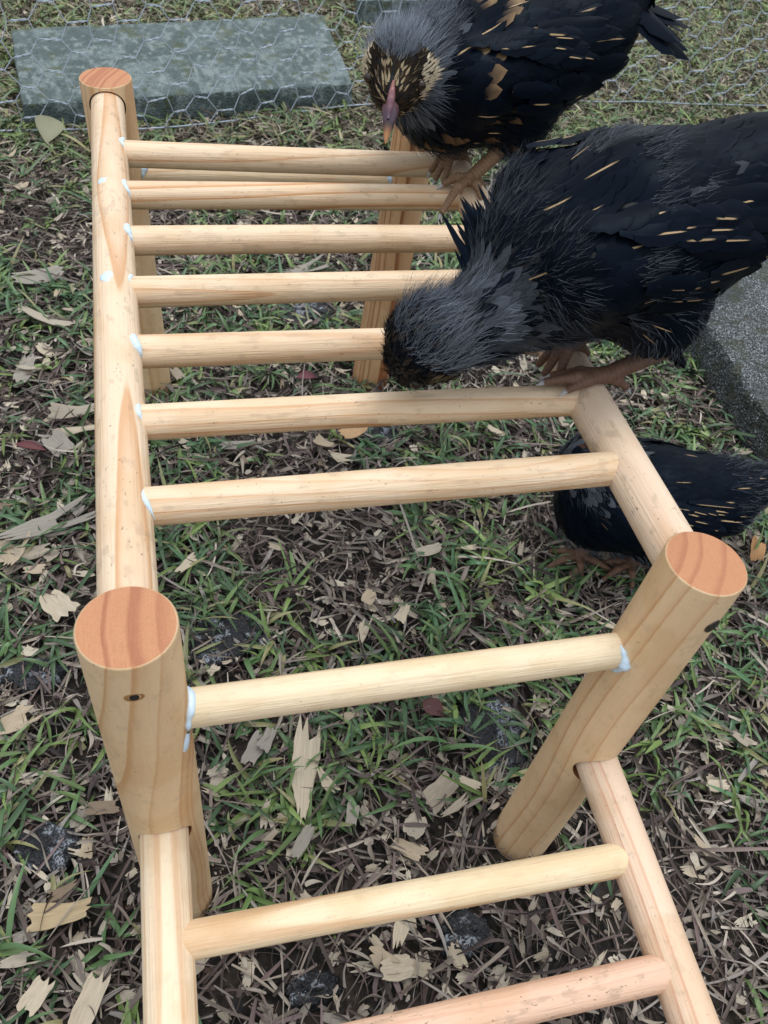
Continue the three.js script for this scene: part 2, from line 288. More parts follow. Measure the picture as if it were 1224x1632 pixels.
  rod('lower_rail', V(0.0040, rampY(z0), z0), V(-0.0046, rampY(ZE), ZE), RR, 61, { spacing: 0.0052, off: [0.05, 0.006], tilt: 0.004, th: 1024, pale: [0.83, 0.68, 0.49], dirt: 0.2, strength: 0.7 });
  rod('lower_rail', V(W - 0.004, rampY(z0), z0), V(W, rampY(ZE), ZE), RR, 67, { spacing: 0.009, off: [0.02, 0.008], tilt: 0.03, th: 1024, pale: [0.77, 0.585, 0.43], dark: [0.60, 0.31, 0.19], dirt: 0.5, strength: 0.65 });
  [[0.5648, 0.568], [0.6205, 0.6228], [0.677, 0.679], [0.733, 0.735]].forEach(([a, b], i) => {
    rod('lower_rung', V(0.003, rampY(a) + 0.001, a), V(W - 0.003, rampY(b) + 0.001, b), RG, 71 + i * 3, i === 1 ? { pale: [0.74, 0.50, 0.36], dark: [0.55, 0.26, 0.16], th: 512, spacing: 0.006, strength: 0.45, dirt: 1.2 } : { pale: [0.83, 0.68, 0.46], th: 512, spacing: 0.012, off: [0.016, 0.012], tilt: 0.03, strength: 0.55, dirt: 0.35 });
  });
  for (const x of [-0.0046, W]) { const m = woodMat(x > 0 ? 111 : 113, RP, 0.15, { th: 384, cap: 256, tw: 256, spacing: 0.011 }); mesh('post', placeAlong(dowel(RP, 0.156, m), V(x, -0.006, ZE), V(x, 0.15, ZE)), m, perch); }
  for (const [b] of posts) keepOut.push((x, z, pad) => Math.hypot(x - b[0], z - b[2]) < RP + 0.002 + pad);
}

// ================================================================= CHICKEN WIRE
{
  const line = new THREE.CatmullRomCurve3([[-0.62, -0.50], [-0.35, -0.52], [-0.157, -0.538], [0.076, -0.575], [0.356, -0.662], [0.73, -0.722], [0.88, -0.724], [1.18, -0.738], [1.55, -0.76], [2.0, -0.80]].map(([x, z]) => V(x, 0, z)));
  const len = line.getLength(), a = 0.0222, hy = a * Math.sqrt(3) / 2, rows = 20;
  const fence = thing('chicken_wire_fence', 'galvanised hexagonal chicken wire netting standing in the grass', 'netting', V(0.35, 0, -0.66));
  const wireMat = new THREE.MeshStandardMaterial({ color: new THREE.Color().setRGB(0.42, 0.49, 0.58), metalness: 0.35, roughness: 0.45 });
  const at = (s, y, off = 0) => {
    const u = clamp(s / len), p = line.getPointAt(u), t = line.getTangentAt(u);
    const lean = 0.020 * (noise(s * 3.1, y * 5, 2) - 0.5) * clamp(y / 0.06) + 0.010 * (noise(s * 9, y * 9, 6) - 0.5) - y * 0.06 + off;
    return V(p.x + t.z * -lean * -1 - fence.position.x, y - fence.position.y, p.z + t.x * -lean * -1 - fence.position.z);
  };
  const tube = (pts, r, sides = 5) => {
    const pos = [], idx = [];
    pts.forEach((p, i) => { const t = pts[Math.min(pts.length - 1, i + 1)].clone().sub(pts[Math.max(0, i - 1)]).normalize(), u = V(0.1, 0.3, 0.95).cross(t).normalize(), w = t.clone().cross(u); for (let s = 0; s < sides; s++) { const q = s / sides * 6.2832; pos.push(p.x + r * (u.x * Math.cos(q) + w.x * Math.sin(q)), p.y + r * (u.y * Math.cos(q) + w.y * Math.sin(q)), p.z + r * (u.z * Math.cos(q) + w.z * Math.sin(q))); } });
    for (let i = 0; i < pts.length - 1; i++) for (let s = 0; s < sides; s++) { const A = i * sides + s, B = i * sides + (s + 1) % sides; idx.push(A, B, A + sides, A + sides, B, B + sides); }
    return geoFrom(pos, idx);
  };
  const jit = (k, j) => [(hash3(k, j, 51) - 0.5) * a * 0.42, (hash3(k, j, 52) - 0.5) * a * 0.36];
  const y0 = 0.015, sag = (s) => 0.010 * (noise(s * 2.3, 4) - 0.5);
  const nodeAt = (s, j) => { const k = Math.round(s / (a / 2)), [dx, dy] = jit(k, j); return [s + dx, y0 + j * hy + (j > 0 ? dy : 0) + sag(s)]; };
  for (let j = 0; j < rows; j++) {
    const pts = [], shift = (j % 2) * 1.5 * a;
    for (let s = -3 * a + shift; s < len; s += 3 * a) {
      const corner = [[s, j], [s + a, j], [s + 1.5 * a, j + 1], [s + 2.5 * a, j + 1]].map(([q, l]) => nodeAt(q, l)), next = nodeAt(s + 3 * a, j);
      [...corner, next].slice(0, 4).forEach((c, i) => {
        const d = i < 3 ? corner[i + 1] : next, twist = i % 2 === 0;
        for (let k = 0; k < (twist ? 5 : 1); k++) { const f = k / (twist ? 5 : 1), ph = f * 7 + (i === 0 ? 0 : Math.PI), q = twist ? 0.0008 : 0.0; if (c[0] > 0) pts.push(at(mix(c[0], d[0], f), mix(c[1], d[1], f) + q * Math.sin(ph), q * Math.cos(ph))); }
      });
    }
    mesh('wire', tube(pts, 0.0007), wireMat, fence);
  }
  const sel = []; for (let s = 0; s <= len; s += 0.015) sel.push(at(s, y0 + sag(s), 0.0004));
  const b = mesh('edge_wire', tube(sel, 0.0011, 6), wireMat, fence); b.userData.label = 'straight wire along the bottom edge of the netting';
}

// ================================================================= STONES AND GROUND COVER
const stoneTex = tex(512, 512, (i, j) => {
  const l = fbm(i / 34, j / 34, 4, 4), f = noise(i / 3, j / 3, 8), c = mix3([0.006, 0.0075, 0.010], [0.032, 0.036, 0.043], fbm(i / 9, j / 9, 2, 3));
  return mix3(c, [0.36, 0.40, 0.46], sstep(0.50, 0.64, l) * sstep(0.25, 0.7, f) * 0.9);
});
const stoneMat = new THREE.MeshStandardMaterial({ map: stoneTex, bumpMap: rockBump, bumpScale: 0.003, roughness: 0.5 });
[[0.0553, 0.3113, 0.033, 0.024, 'dark stone with white bloom beside the front-left post'], [0.2438, 0.425, 0.024, 0.030, 'dark wet stone beside the foot of the front-right post'], [-0.074, 0.458, 0.019, 0.017, 'dark stone with white bloom at the left edge below the front-left post'],
  [-0.088, 0.325, 0.022, 0.013, 'dark stone left of the front-left post top'], [0.1937, -0.1179, 0.034, 0.022, 'dark stone seen between two rungs beyond the pecking chick'], [0.2233, 0.0859, 0.028, 0.018, 'small dark stone seen under the bridge near the pecking chick'],
  [0.1814, 0.557, 0.017, 0.012, 'dark speckled stone seen below the pale lower rung'], [0.0807, 0.5699, 0.017, 0.010, 'dark speckled stone at the bottom edge beside the left lower rail']].forEach(([x, z, a, b, label], k) => {
  const g = new THREE.SphereGeometry(1, 36, 22), p = g.attributes.position, uv = [];
  for (let i = 0; i < p.count; i++) { const d = V(p.getX(i), p.getY(i), p.getZ(i)), n = 0.55 + 0.95 * fbm(d.x * 1.9 + k * 7, d.y * 1.2, d.z * 1.9 + 3, 3), m = fbm(d.x * 6 + k, d.z * 6, d.y * 4, 3); p.setXYZ(i, d.x * a * n, Math.tanh(d.y * 2.2) * 0.0075 + (m - 0.5) * 0.007, d.z * b * n); uv.push(p.getX(i) * 7 + k * 0.37, p.getZ(i) * 7); }
  g.setAttribute('uv', new THREE.Float32BufferAttribute(uv, 2)); g.computeVertexNormals();
  const s = tag(mesh('stone', g, stoneMat), label, 'stone', 'dark stones bedded in the soil'); s.position.set(x, relief(x, z) + 0.0005, z);
  keepOut.push((X, Z, pad) => ((X - x) / (a * 0.8 + pad)) ** 2 + ((Z - z) / (b * 0.8 + pad)) ** 2 < 1 - 0.6 * noise(X * 90, Z * 90, k));
});

const stripGeo = (rows, shape, fold, curve, twist = 0, side = () => 0, R = 1) => {   // R: length over width, so that one scale serves fold and curve
  const pos = [], idx = [];
  for (let i = 0; i <= rows; i++) { const t = i / rows, w = shape(t) * 0.5, y = curve(t) * R, th = twist * t; for (const c of [-1, 0, 1]) { const x = c * w * Math.cos(th), dy = c * w * Math.sin(th) + Math.abs(c) * fold * w; pos.push(x + side(t) * R, y + dy, t); } }
  for (let i = 0; i < rows; i++) for (let c = 0; c < 2; c++) { const a = i * 3 + c; idx.push(a, a + 3, a + 1, a + 1, a + 3, a + 4); }
  return geoFrom(pos, idx);
};
const inView = (x, z) => { const t = clamp((0.72 - z) / 2.6); return z < 0.84 && z > -2.1 && x > -0.46 - 0.30 * t && x < 0.78 + 1.75 * t; };
const dirty = new THREE.Matrix4(), dq = new THREE.Quaternion(), de = new THREE.Euler(), ds = V(1, 1, 1), dp = V(0, 0, 0), dc = new THREE.Color();
function scatter(name, label, category, geos, mat, items, parent) {   // items: [variant, x,y,z, yaw, pitch, roll, sx, sy, sz, r,g,b]
  const holder = new THREE.Group(); holder.name = numbered(name); tag(holder, label, category, null, 'stuff'); scene.add(holder);
  geos.forEach((g, v) => {
    const list = items.filter((t) => t[0] === v), im = new THREE.InstancedMesh(g, mat, list.length);
    im.name = category.replace(/ /g, '_') + '_mass'; im.castShadow = im.receiveShadow = true; im.userData.kind = 'stuff';
    list.forEach((t, i) => { de.set(t[5], t[4], t[6], 'YXZ'); im.setMatrixAt(i, dirty.compose(dp.set(t[1], t[2], t[3]), dq.setFromEuler(de), ds.set(t[7], t[8], t[9]))); im.setColorAt(i, dc.setRGB(t[10], t[11], t[12])); });
    holder.add(im);
  });
  return holder;
}
const greenField = (x, z) => { const n = fbm(x * 7 + 5, z * 7 + 2, 1, 3), far = sstep(-0.15, -0.6, z); return clamp(sstep(0.40, 0.60, n) * 0.95 + 0.08 + far * 0.35 + 0.25 * sstep(0.3, 0.5, x) - 0.18 * sstep(0.15, 0.45, z) * (1 - sstep(0.25, 0.4, x))); };
const pick = (list) => list[Math.floor(rnd() * list.length)];
{ // dry stems and thatch
  seed(11);
  const geos = [
    stripGeo(4, (t) => 0.7 + 0.3 * Math.sin(t * 3.1), 0.5, (t) => 0.05 * Math.sin(t * 3.14), 0, () => 0, 14), stripGeo(5, (t) => 1 - t * 0.6, 0.6, (t) => 0.10 * t - 0.12 * t * t, 0.7, (t) => 0.10 * Math.sin(t * 3.14), 14),
    stripGeo(6, (t) => 0.5 + 0.5 * Math.sin(t * 3.14), 0.5, (t) => 0.09 * Math.sin(t * 3.14), -0.8, (t) => -0.22 * t * t, 14), stripGeo(5, (t) => 1 - 0.9 * t * t, 0.4, (t) => 0.28 * t * t, 1.6, (t) => 0.08 * t, 14)];
  const pal = [[0.31, 0.262, 0.215], [0.20, 0.162, 0.138], [0.10, 0.076, 0.066], [0.44, 0.39, 0.335], [0.15, 0.108, 0.102], [0.045, 0.036, 0.033], [0.25, 0.22, 0.20], [0.07, 0.051, 0.048], [0.17, 0.132, 0.117]];
  const items = [];
  for (let n = 0; n < 128000;) {
    const x = rr(-0.8, 2.5), z = rr(-2.1, 0.84); if (!inView(x, z)) continue; n++;
    if (blocked(x, z, 0.001) && rnd() < 0.985) continue;
    const far = sstep(-0.2, -0.7, z), big = rnd() < 0.12, len = big ? rr(0.035, 0.07) : rr(0.010, 0.034), w = big ? rr(0.0016, 0.003) : rr(0.0008, 0.0024);
    const c = pick(pal), v = rr(0.6, 1.25), warm = far * 0.55, y = relief(x, z) + 0.0002 + rnd() * rnd() * 0.014;
    items.push([Math.floor(rnd() * 4), x, y, z, rr(0, 6.283), gauss() * 0.28 - 0.03, rr(-1.2, 1.2), w, w, len, c[0] * v + warm * 0.10, c[1] * v + warm * 0.095, c[2] * v + warm * 0.045]);
  }
  scatter('dry_straw', 'brown and grey dry grass stems matted over the soil', 'straw', geos, new THREE.MeshStandardMaterial({ roughness: 0.8, side: THREE.DoubleSide }), items);
}
{ // crumbs: broken leaf, bark and chaff
  seed(12);
  const g1 = new THREE.BufferGeometry(); g1.copy(stripGeo(2, (t) => 0.6 + 0.5 * Math.sin(t * 3), 0.3, (t) => 0.1 * Math.sin(3 * t), 0, () => 0, 2)); const g2 = new THREE.IcosahedronGeometry(0.5, 0);
  const pal = [[0.035, 0.028, 0.025], [0.07, 0.054, 0.047], [0.12, 0.095, 0.082], [0.26, 0.22, 0.18], [0.40, 0.355, 0.30], [0.018, 0.016, 0.016], [0.09, 0.056, 0.045]], items = [];
  for (let n = 0; n < 56000;) {
    const x = rr(-0.8, 2.5), z = rr(-2.1, 0.84); if (!inView(x, z)) continue; n++;
    if (blocked(x, z, -0.004) && rnd() < 0.93) continue;
    const v = rnd() < 0.75 ? 0 : 1, s = v ? rr(0.0015, 0.0045) : rr(0.003, 0.009), c = pick(pal), k = rr(0.7, 1.15);
    items.push([v, x, relief(x, z) + rnd() * 0.006, z, rr(0, 6.28), gauss() * 0.5, rr(-0.6, 0.6), s * rr(0.35, 0.8), s * 0.5, s, c[0] * k, c[1] * k, c[2] * k]);
  }
  scatter('leaf_litter', 'dark crumbs of leaf and bark over the soil', 'litter', [g1, g2], new THREE.MeshStandardMaterial({ roughness: 0.85, side: THREE.DoubleSide }), items);
}
{ // dead grass blades, as broad as the green ones, lying flat and curled
  seed(14);
  const shape = (t) => Math.min(1, 0.5 + 1.6 * t) * Math.pow(1 - t, 0.5) * 1.1;
  const geos = [stripGeo(6, shape, 0.7, (t) => 0.10 * Math.sin(t * 3.1), 0.6, (t) => 0.12 * t * t, 7), stripGeo(6, (t) => 0.75 + 0.25 * Math.sin(t * 3.1), 0.9, (t) => 0.22 * t - 0.25 * t * t, -1.2, (t) => -0.16 * t * t, 7), stripGeo(7, shape, 0.5, (t) => 0.35 * t * t, 2.2, (t) => 0.10 * Math.sin(t * 5), 7)];
  const pal = [[0.35, 0.30, 0.25], [0.24, 0.20, 0.175], [0.47, 0.42, 0.355], [0.14, 0.105, 0.10], [0.19, 0.142, 0.14], [0.07, 0.052, 0.050], [0.31, 0.285, 0.265]], items = [];
  for (let n = 0; n < 34000;) {
    const x = rr(-0.8, 2.5), z = rr(-2.1, 0.84); if (!inView(x, z)) continue; n++;
    if (blocked(x, z, 0.0015) && rnd() < 0.97) continue;
    const len = rr(0.012, 0.034), w = rr(0.0018, 0.0042), c = pick(pal), v = rr(0.55, 1.1), warm = sstep(-0.2, -0.7, z) * 0.05;
    items.push([Math.floor(rnd() * 3), x, relief(x, z) + 0.001 + rnd() * 0.010, z, rr(0, 6.283), gauss() * 0.3, rr(-1.0, 1.0), w, w, len, c[0] * v + warm, c[1] * v + warm * 0.95, c[2] * v + warm * 0.4]);
  }
  scatter('dead_grass', 'flat curled grey and tan dead grass blades', 'dead grass', geos, new THREE.MeshStandardMaterial({ roughness: 0.75, side: THREE.DoubleSide }), items);
}
{ // green blades in small fanned tufts
  seed(13);
  const shape = (t) => Math.min(1, 0.55 + 1.6 * t) * Math.pow(1 - t, 0.55) * 1.12;
  const geos = [stripGeo(6, shape, 0.35, (t) => 0.06 * t - 0.10 * t * t, 0, () => 0, 8), stripGeo(6, shape, 0.4, (t) => 0.30 * t - 0.48 * t * t, 0.3, (t) => 0.05 * t * t, 8), stripGeo(6, shape, 0.45, (t) => 0.22 * t - 0.60 * t * t * t, -0.4, (t) => -0.10 * t * t, 8)];
  const pal = [[0.080, 0.155, 0.060], [0.105, 0.200, 0.074], [0.145, 0.235, 0.078], [0.082, 0.175, 0.080], [0.180, 0.270, 0.078], [0.060, 0.120, 0.054]], items = [];
  for (let n = 0; n < 20500;) {
    const x = rr(-0.8, 2.5), z = rr(-2.1, 0.84); if (!inView(x, z)) continue; n++;
    if (rnd() > greenField(x, z) || blocked(x, z, 0.002)) continue;
    const far = sstep(-0.2, -0.7, z), near = sstep(0.2, 0.5, z), c = pick(pal), k = rr(0.75, 1.15), blades = 3 + Math.floor(rnd() * 6), lean = rr(0, 6.28);
    for (let b = 0; b < blades; b++) {
      const len = rr(0.012, 0.032) * (rnd() < 0.12 ? 1.7 : 1), w = rr(0.0026, 0.0050), X = x + gauss() * 0.010, Z = z + gauss() * 0.010;
      if (blocked(X, Z, 0.0)) continue;
      const dry = rnd() < 0.09 + far * 0.22 ? rr(0.4, 1) : 0, col = mix3([c[0] * k + far * 0.035, c[1] * k + far * 0.03, c[2] * k + far * 0.01], [0.30, 0.27, 0.13], dry), j = rr(0.85, 1.15);
      items.push([Math.floor(rnd() * 3), X, relief(X, Z) + 0.001 + rnd() * 0.008, Z, lean + gauss() * 2.6, -rr(0.02, 0.62), rr(-0.8, 0.8), w, w, len, col[0] * j, col[1] * j, col[2] * j]);
    }
  }
  scatter('grass', 'short green grass blades in tufts', 'grass', geos, new THREE.MeshPhysicalMaterial({ roughness: 0.42, side: THREE.DoubleSide, transmission: 0.15, thickness: 0 }), items);
}

// wood shavings: curled, fibrous flakes of real thickness
const fibre = tex(256, 256, (i, j) => { const f = noise(i / 3.2, j / 42, 2) * 0.6 + noise(i / 9, j / 70, 5) * 0.4, s = noise(i / 2, j / 3, 9); return [0, 1, 2].map((k) => (0.62 + 0.38 * f - (s > 0.88 ? 0.18 : 0)) * [1, 0.985, 0.96][k]); });
function shavingGeo(k, ragged) {                                     // length 1 along z, width 1 along x
  const nu = 7, nv = 12, top = [], uv = [], curl = (hash3(k, 1, 1) - 0.35) * 1.5, cup = (hash3(k, 2, 1) - 0.5) * 1.2, tw = (hash3(k, 3, 1) - 0.5) * 0.9, T = 0.02;
  const P = (i, j) => {
    const v = j / nv, lean = (hash3(k, 7, 2) - 0.5) * 0.35, edge = 0.5 * (0.72 + 0.34 * noise(v * 3.5 + k * 9, k) - ragged * 0.3 * Math.abs(noise(v * 9, k * 3.3) - 0.5));
    const taper = ragged ? Math.min(1, 0.45 + 1.2 * v) : 1 - 0.3 * hash3(k, 5, 1) * v;
    const e0 = (hash3(i, k, 31) - 0.5) * (ragged ? 0.34 : 0.20), e1 = (hash3(i, k, 32) - 0.5) * (ragged ? 0.60 : 0.26), u = (i / nu * 2 - 1) * edge * taper + lean * (v - 0.5), z = mix(-0.5 + e0, 0.5 + e1, v), a = tw * z;
    const y = curl * z * z * 0.55 + cup * u * u * 0.8 + 0.05 * (noise(u * 4 + k, z * 4, 3) - 0.5);
    return [u * Math.cos(a), y + u * Math.sin(a) + 0.02, z, i / nu, v];
  };
  const pos = [], idx = [], n = (nu + 1) * (nv + 1);
  for (const s of [0, 1]) for (let j = 0; j <= nv; j++) for (let i = 0; i <= nu; i++) { const q = P(i, j); pos.push(q[0], q[1] + (s ? 0 : T), q[2]); uv.push(q[3], q[4]); }
  const id = (i, j, s) => s * n + j * (nu + 1) + i;
  for (let j = 0; j < nv; j++) for (let i = 0; i < nu; i++) { idx.push(id(i, j, 0), id(i, j + 1, 0), id(i + 1, j, 0), id(i + 1, j, 0), id(i, j + 1, 0), id(i + 1, j + 1, 0), id(i, j, 1), id(i + 1, j, 1), id(i, j + 1, 1), id(i + 1, j, 1), id(i + 1, j + 1, 1), id(i, j + 1, 1)); }
  const rim = []; for (let i = 0; i < nu; i++) rim.push([i, 0]); for (let j = 0; j < nv; j++) rim.push([nu, j]); for (let i = nu; i > 0; i--) rim.push([i, nv]); for (let j = nv; j > 0; j--) rim.push([0, j]);
  rim.forEach((r, q) => { const m = rim[(q + 1) % rim.length]; idx.push(id(...r, 0), id(...m, 0), id(...r, 1), id(...m, 0), id(...m, 1), id(...r, 1)); });
  return geoFrom(pos, idx, uv);
}
const shaveGeos = []; for (let k = 0; k < 12; k++) shaveGeos.push(shavingGeo(k + 2, k % 3 === 0 ? 1 : 0));
const splinterGeo = shavingGeo(40, 1);
const tone = (r, g, b) => new THREE.MeshStandardMaterial({ map: fibre, color: new THREE.Color().setRGB(r, g, b), roughness: 0.85 });
const shaveMats = [tone(0.48, 0.40, 0.295), tone(0.40, 0.35, 0.285), tone(0.33, 0.31, 0.275), tone(0.58, 0.51, 0.395), tone(0.45, 0.405, 0.335), tone(0.26, 0.20, 0.145)];
{
  seed(21);
  const ORD = ['', 'first', 'second', 'third', 'fourth', 'fifth', 'sixth', 'seventh'], TONE = ['tan', 'greyish tan', 'grey', 'pale cream', 'beige', 'brown'], RZ = [0.089, 0.147, 0.203, 0.258, 0.313, 0.369, 0.425];
  const where = (x, y, z) => {                                        // what the shaving is seen beside or between; rungs are counted from the far end
    const c = camera.position, hit = (h) => { const t = (h - c.y) / (y - c.y); return [c.x + (x - c.x) * t, c.z + (z - c.z) * t]; };
    let [X, Z] = hit(0.286); const k = RZ.filter((q) => q < Z).length;
    if (Z < 0.50) {
      const s = X < 0 ? 'left of the left rail' : X > 0.25 ? 'right of the right rail' : null, n = X < 0.08 ? 'near the left rail' : X < 0.17 ? 'midway' : 'near the right rail';
      if (s) return s + (k === 0 ? ' beyond the far rung' : k === 7 ? ' beside the front post top' : ' level with the ' + ORD[k] + ' rung');
      return k === 0 ? 'behind the far rung ' + n : k === 7 ? 'between seventh rung and front brace ' + n : 'seen between ' + ORD[k] + ' and ' + ORD[k + 1] + ' rungs ' + n;
    }
    [X, Z] = hit(0.132);
    const n = X < 0.08 ? 'near the left' : X < 0.17 ? 'midway' : 'near the right', s = X < 0 ? 'left of the left lower rail' : X > 0.25 ? 'right of the right lower rail' : null;
    return s ? s + (Z > 0.56 ? ' at the bottom' : ' beside the front post') : Z < 0.566 ? 'between front brace and first lower rung ' + n : 'between the two lower rungs ' + n;
  };
  const put = (x, z, len, w, yaw, gi, mi, label, y = 0.009) => {
    const s = mesh('wood_shaving', typeof gi === 'number' ? shaveGeos[gi] : gi, typeof mi === 'number' ? shaveMats[mi] : mi);
    s.position.set(x, relief(x, z) + y, z); s.rotation.set(gauss() * 0.22, yaw + Math.PI / 2, gauss() * 0.25, 'YXZ'); s.scale.set(w, Math.min(len, 0.035), len);
    const size = len > 0.034 ? 'long ' : len < 0.016 ? 'tiny ' : w > len * 0.7 ? 'square ' : '';
    return tag(s, label || size + TONE[mi] + ' wood shaving ' + where(x, y, z), 'wood shaving', 'wood shavings strewn on the ground');
  };
  const placed = [[0.065, 0.412, 0.028, 0.020, 0.95], [-0.095, 0.366, 0.032, 0.025, 0.27], [-0.106, 0.211, 0.031, 0.032, 1.2], [-0.068, 0.273, 0.034, 0.028, -1.02], [-0.061, 0.044, 0.045, 0.021, 0.06], [-0.106, -0.027, 0.043, 0.022, 1.4], [0.237, 0.253, 0.026, 0.014, -0.01], [0.233, 0.28, 0.022, 0.010, 1.23], [0.163, 0.326, 0.025, 0.012, 1.07], [0.089, 0.101, 0.038, 0.014, 0.11], [0.17, 0.108, 0.020, 0.016, -0.59], [0.182, 0.127, 0.024, 0.018, -0.47], [-0.099, -0.187, 0.060, 0.031, 0.3], [-0.087, -0.104, 0.061, 0.015, -0.47],
    [-0.091, 0.213, 0.032, 0.018, 0.0], [-0.088, 0.231, 0.018, 0.015, -0.12], [-0.053, 0.069, 0.054, 0.018, 0.05], [-0.072, 0.089, 0.033, 0.032, -0.93], [-0.087, 0.523, 0.023, 0.011, -0.02], [-0.076, 0.544, 0.022, 0.018, 1.0], [-0.047, 0.553, 0.033, 0.02, 1.17], [0.139, 0.396, 0.018, 0.010, 0.22], [0.074, 0.408, 0.020, 0.014, 0.94], [0.111, 0.446, 0.022, 0.016, -1.07], [0.124, 0.471, 0.020, 0.014, 1.2], [0.087, 0.484, 0.026, 0.011, 0.88], [0.157, 0.501, 0.026, 0.018, -0.71], [0.188, 0.466, 0.028, 0.024, 0.49], [0.21, 0.465, 0.018, 0.014, -0.74], [0.196, 0.479, 0.03, 0.011, 0.48], [0.164, 0.487, 0.022, 0.019, 0.81], [0.14, 0.548, 0.028, 0.016, 1.14], [0.124, 0.563, 0.020, 0.019, -0.68], [0.397, 0.497, 0.018, 0.012, -0.01], [0.437, 0.465, 0.018, 0.013, -1.05], [0.418, 0.513, 0.023, 0.013, -0.45], [0.131, 0.57, 0.022, 0.019, -0.04], [0.012, 0.544, 0.022, 0.019, 0.9], [0.198, -0.193, 0.052, 0.026, 0.27], [-0.128, -0.39, 0.03, 0.025, 0.93], [0.198, 0.315, 0.020, 0.014, 0.9], [0.173, 0.296, 0.018, 0.014, 0.93], [0.613, 0.157, 0.023, 0.014, -0.21], [0.162, 0.528, 0.014, 0.011, -0.19]];
  placed.forEach(([x, z, l, w, yaw]) => put(x, z, l * 0.82, w * 0.78, yaw, Math.floor(rnd() * 12), Math.floor(rnd() * 5), null, 0.010 + rnd() * 0.003));
  put(0.098, 0.432, 0.066, 0.021, 1.32, splinterGeo, 3, 'large splintered pale wood shaving with a pointed tip under the front brace', 0.013);
  put(-0.063, 0.502, 0.032, 0.016, -0.1, 4, tone(0.52, 0.41, 0.255), 'yellowish wood shaving on a dark stone left of the left lower rail', 0.014);
  put(-0.083, 0.19, 0.058, 0.026, 0.51, 3, 2, 'long grey curled wood shaving left of the left rail, the largest there', 0.013);
  put(0.201, 0.094, 0.032, 0.016, 0.56, 7, tone(0.60, 0.40, 0.22), 'orange tipped wood shaving seen between two rungs under the pecking head', 0.013);
  put(0.552, 0.291, 0.028, 0.017, 0.92, 5, tone(0.52, 0.29, 0.13), 'orange-brown wood chip standing beside the front-right post top', 0.012);
  for (let n = 0; n < 210;) {
    const x = rr(-0.2, 0.62), z = rr(-0.5, 0.66); if (x > 0.42 + 0.25 * (0.66 - z) || blocked(x, z, 0.004) || rnd() > 0.25 + 0.75 * sstep(0.4, 0.65, fbm(x * 6, z * 6, 9, 2)) * (x < 0.3 ? 1 : 0.45)) continue; n++;
    const l = rr(0.008, 0.022); put(x, z, l, Math.min(l * 0.9, rr(0.0035, 0.012)), rr(0, 6.28), Math.floor(rnd() * 12), Math.floor(rnd() * 6), null, rr(0.005, 0.012));
  }
  const items = [];
  for (let n = 0; n < 17000;) { const x = rr(-0.7, 2.0), z = rr(-1.8, 0.8); if (!inView(x, z)) continue; n++; if (blocked(x, z, 0.003)) continue; const l = rr(0.004, 0.013), m = pick([[0.52, 0.45, 0.35], [0.44, 0.39, 0.32], [0.33, 0.30, 0.26], [0.62, 0.56, 0.46]]); items.push([Math.floor(rnd() * 4), x, relief(x, z) + rr(0.001, 0.008), z, rr(0, 6.28), gauss() * 0.4, gauss() * 0.5, l * rr(0.4, 0.9), l, l, ...m]); }
  scatter('wood_chips', 'small tan wood flakes strewn thickly over the ground', 'wood chips', shaveGeos.slice(0, 4), new THREE.MeshStandardMaterial({ map: fibre, roughness: 0.85 }), items);
  // fallen leaves
  const leafGeo = (k) => { const g = stripGeo(10, (t) => Math.sin(Math.min(1, t * 1.02) * 3.1) * (1 - 0.25 * t), 0.5 + 0.2 * k, (t) => 0.10 * Math.sin(t * 3.1) - 0.1 * t * t * k, 0.4 - 0.3 * k, (t) => 0.06 * t * t, 2); return mergeGeometries([g, g.clone().translate(0, -0.03, 0)]); };
  const leaf = (label, x, z, len, w, yaw, col, y, pitch = 0) => { const m = tag(mesh('fallen_leaf', leafGeo(hash3(len * 1e4 | 0, 3, 2)), new THREE.MeshStandardMaterial({ color: new THREE.Color().setRGB(...col), roughness: 0.6, side: THREE.DoubleSide, bumpMap: woodBump, bumpScale: 0.0006 })), label, 'leaf'); m.position.set(x, relief(x, z) + y, z); m.rotation.set(pitch, yaw, 0.2, 'YXZ'); m.scale.set(w, Math.min(w, len * 0.5), len); };
  leaf('pale green dead leaf propped against the slab near the rear-left post', -0.098, -0.502, 0.055, 0.042, 2.9, [0.24, 0.24, 0.15], 0.010, -0.3);
  leaf('magenta leaf at the right edge below the lower rail', 0.398, 0.566, 0.030, 0.006, 1.9, [0.28, 0.03, 0.16], 0.013);
  leaf('dark maroon leaf under the front brace', 0.195, 0.394, 0.020, 0.016, 0.6, [0.09, 0.03, 0.028], 0.012);
  leaf('maroon leaf scrap left of the left rail', -0.110, 0.083, 0.030, 0.009, 1.2, [0.11, 0.025, 0.03], 0.012);
  leaf('small maroon leaf between the rungs left of the pecking chick', 0.160, 0.005, 0.022, 0.012, 1.5, [0.13, 0.03, 0.045], 0.012);
}

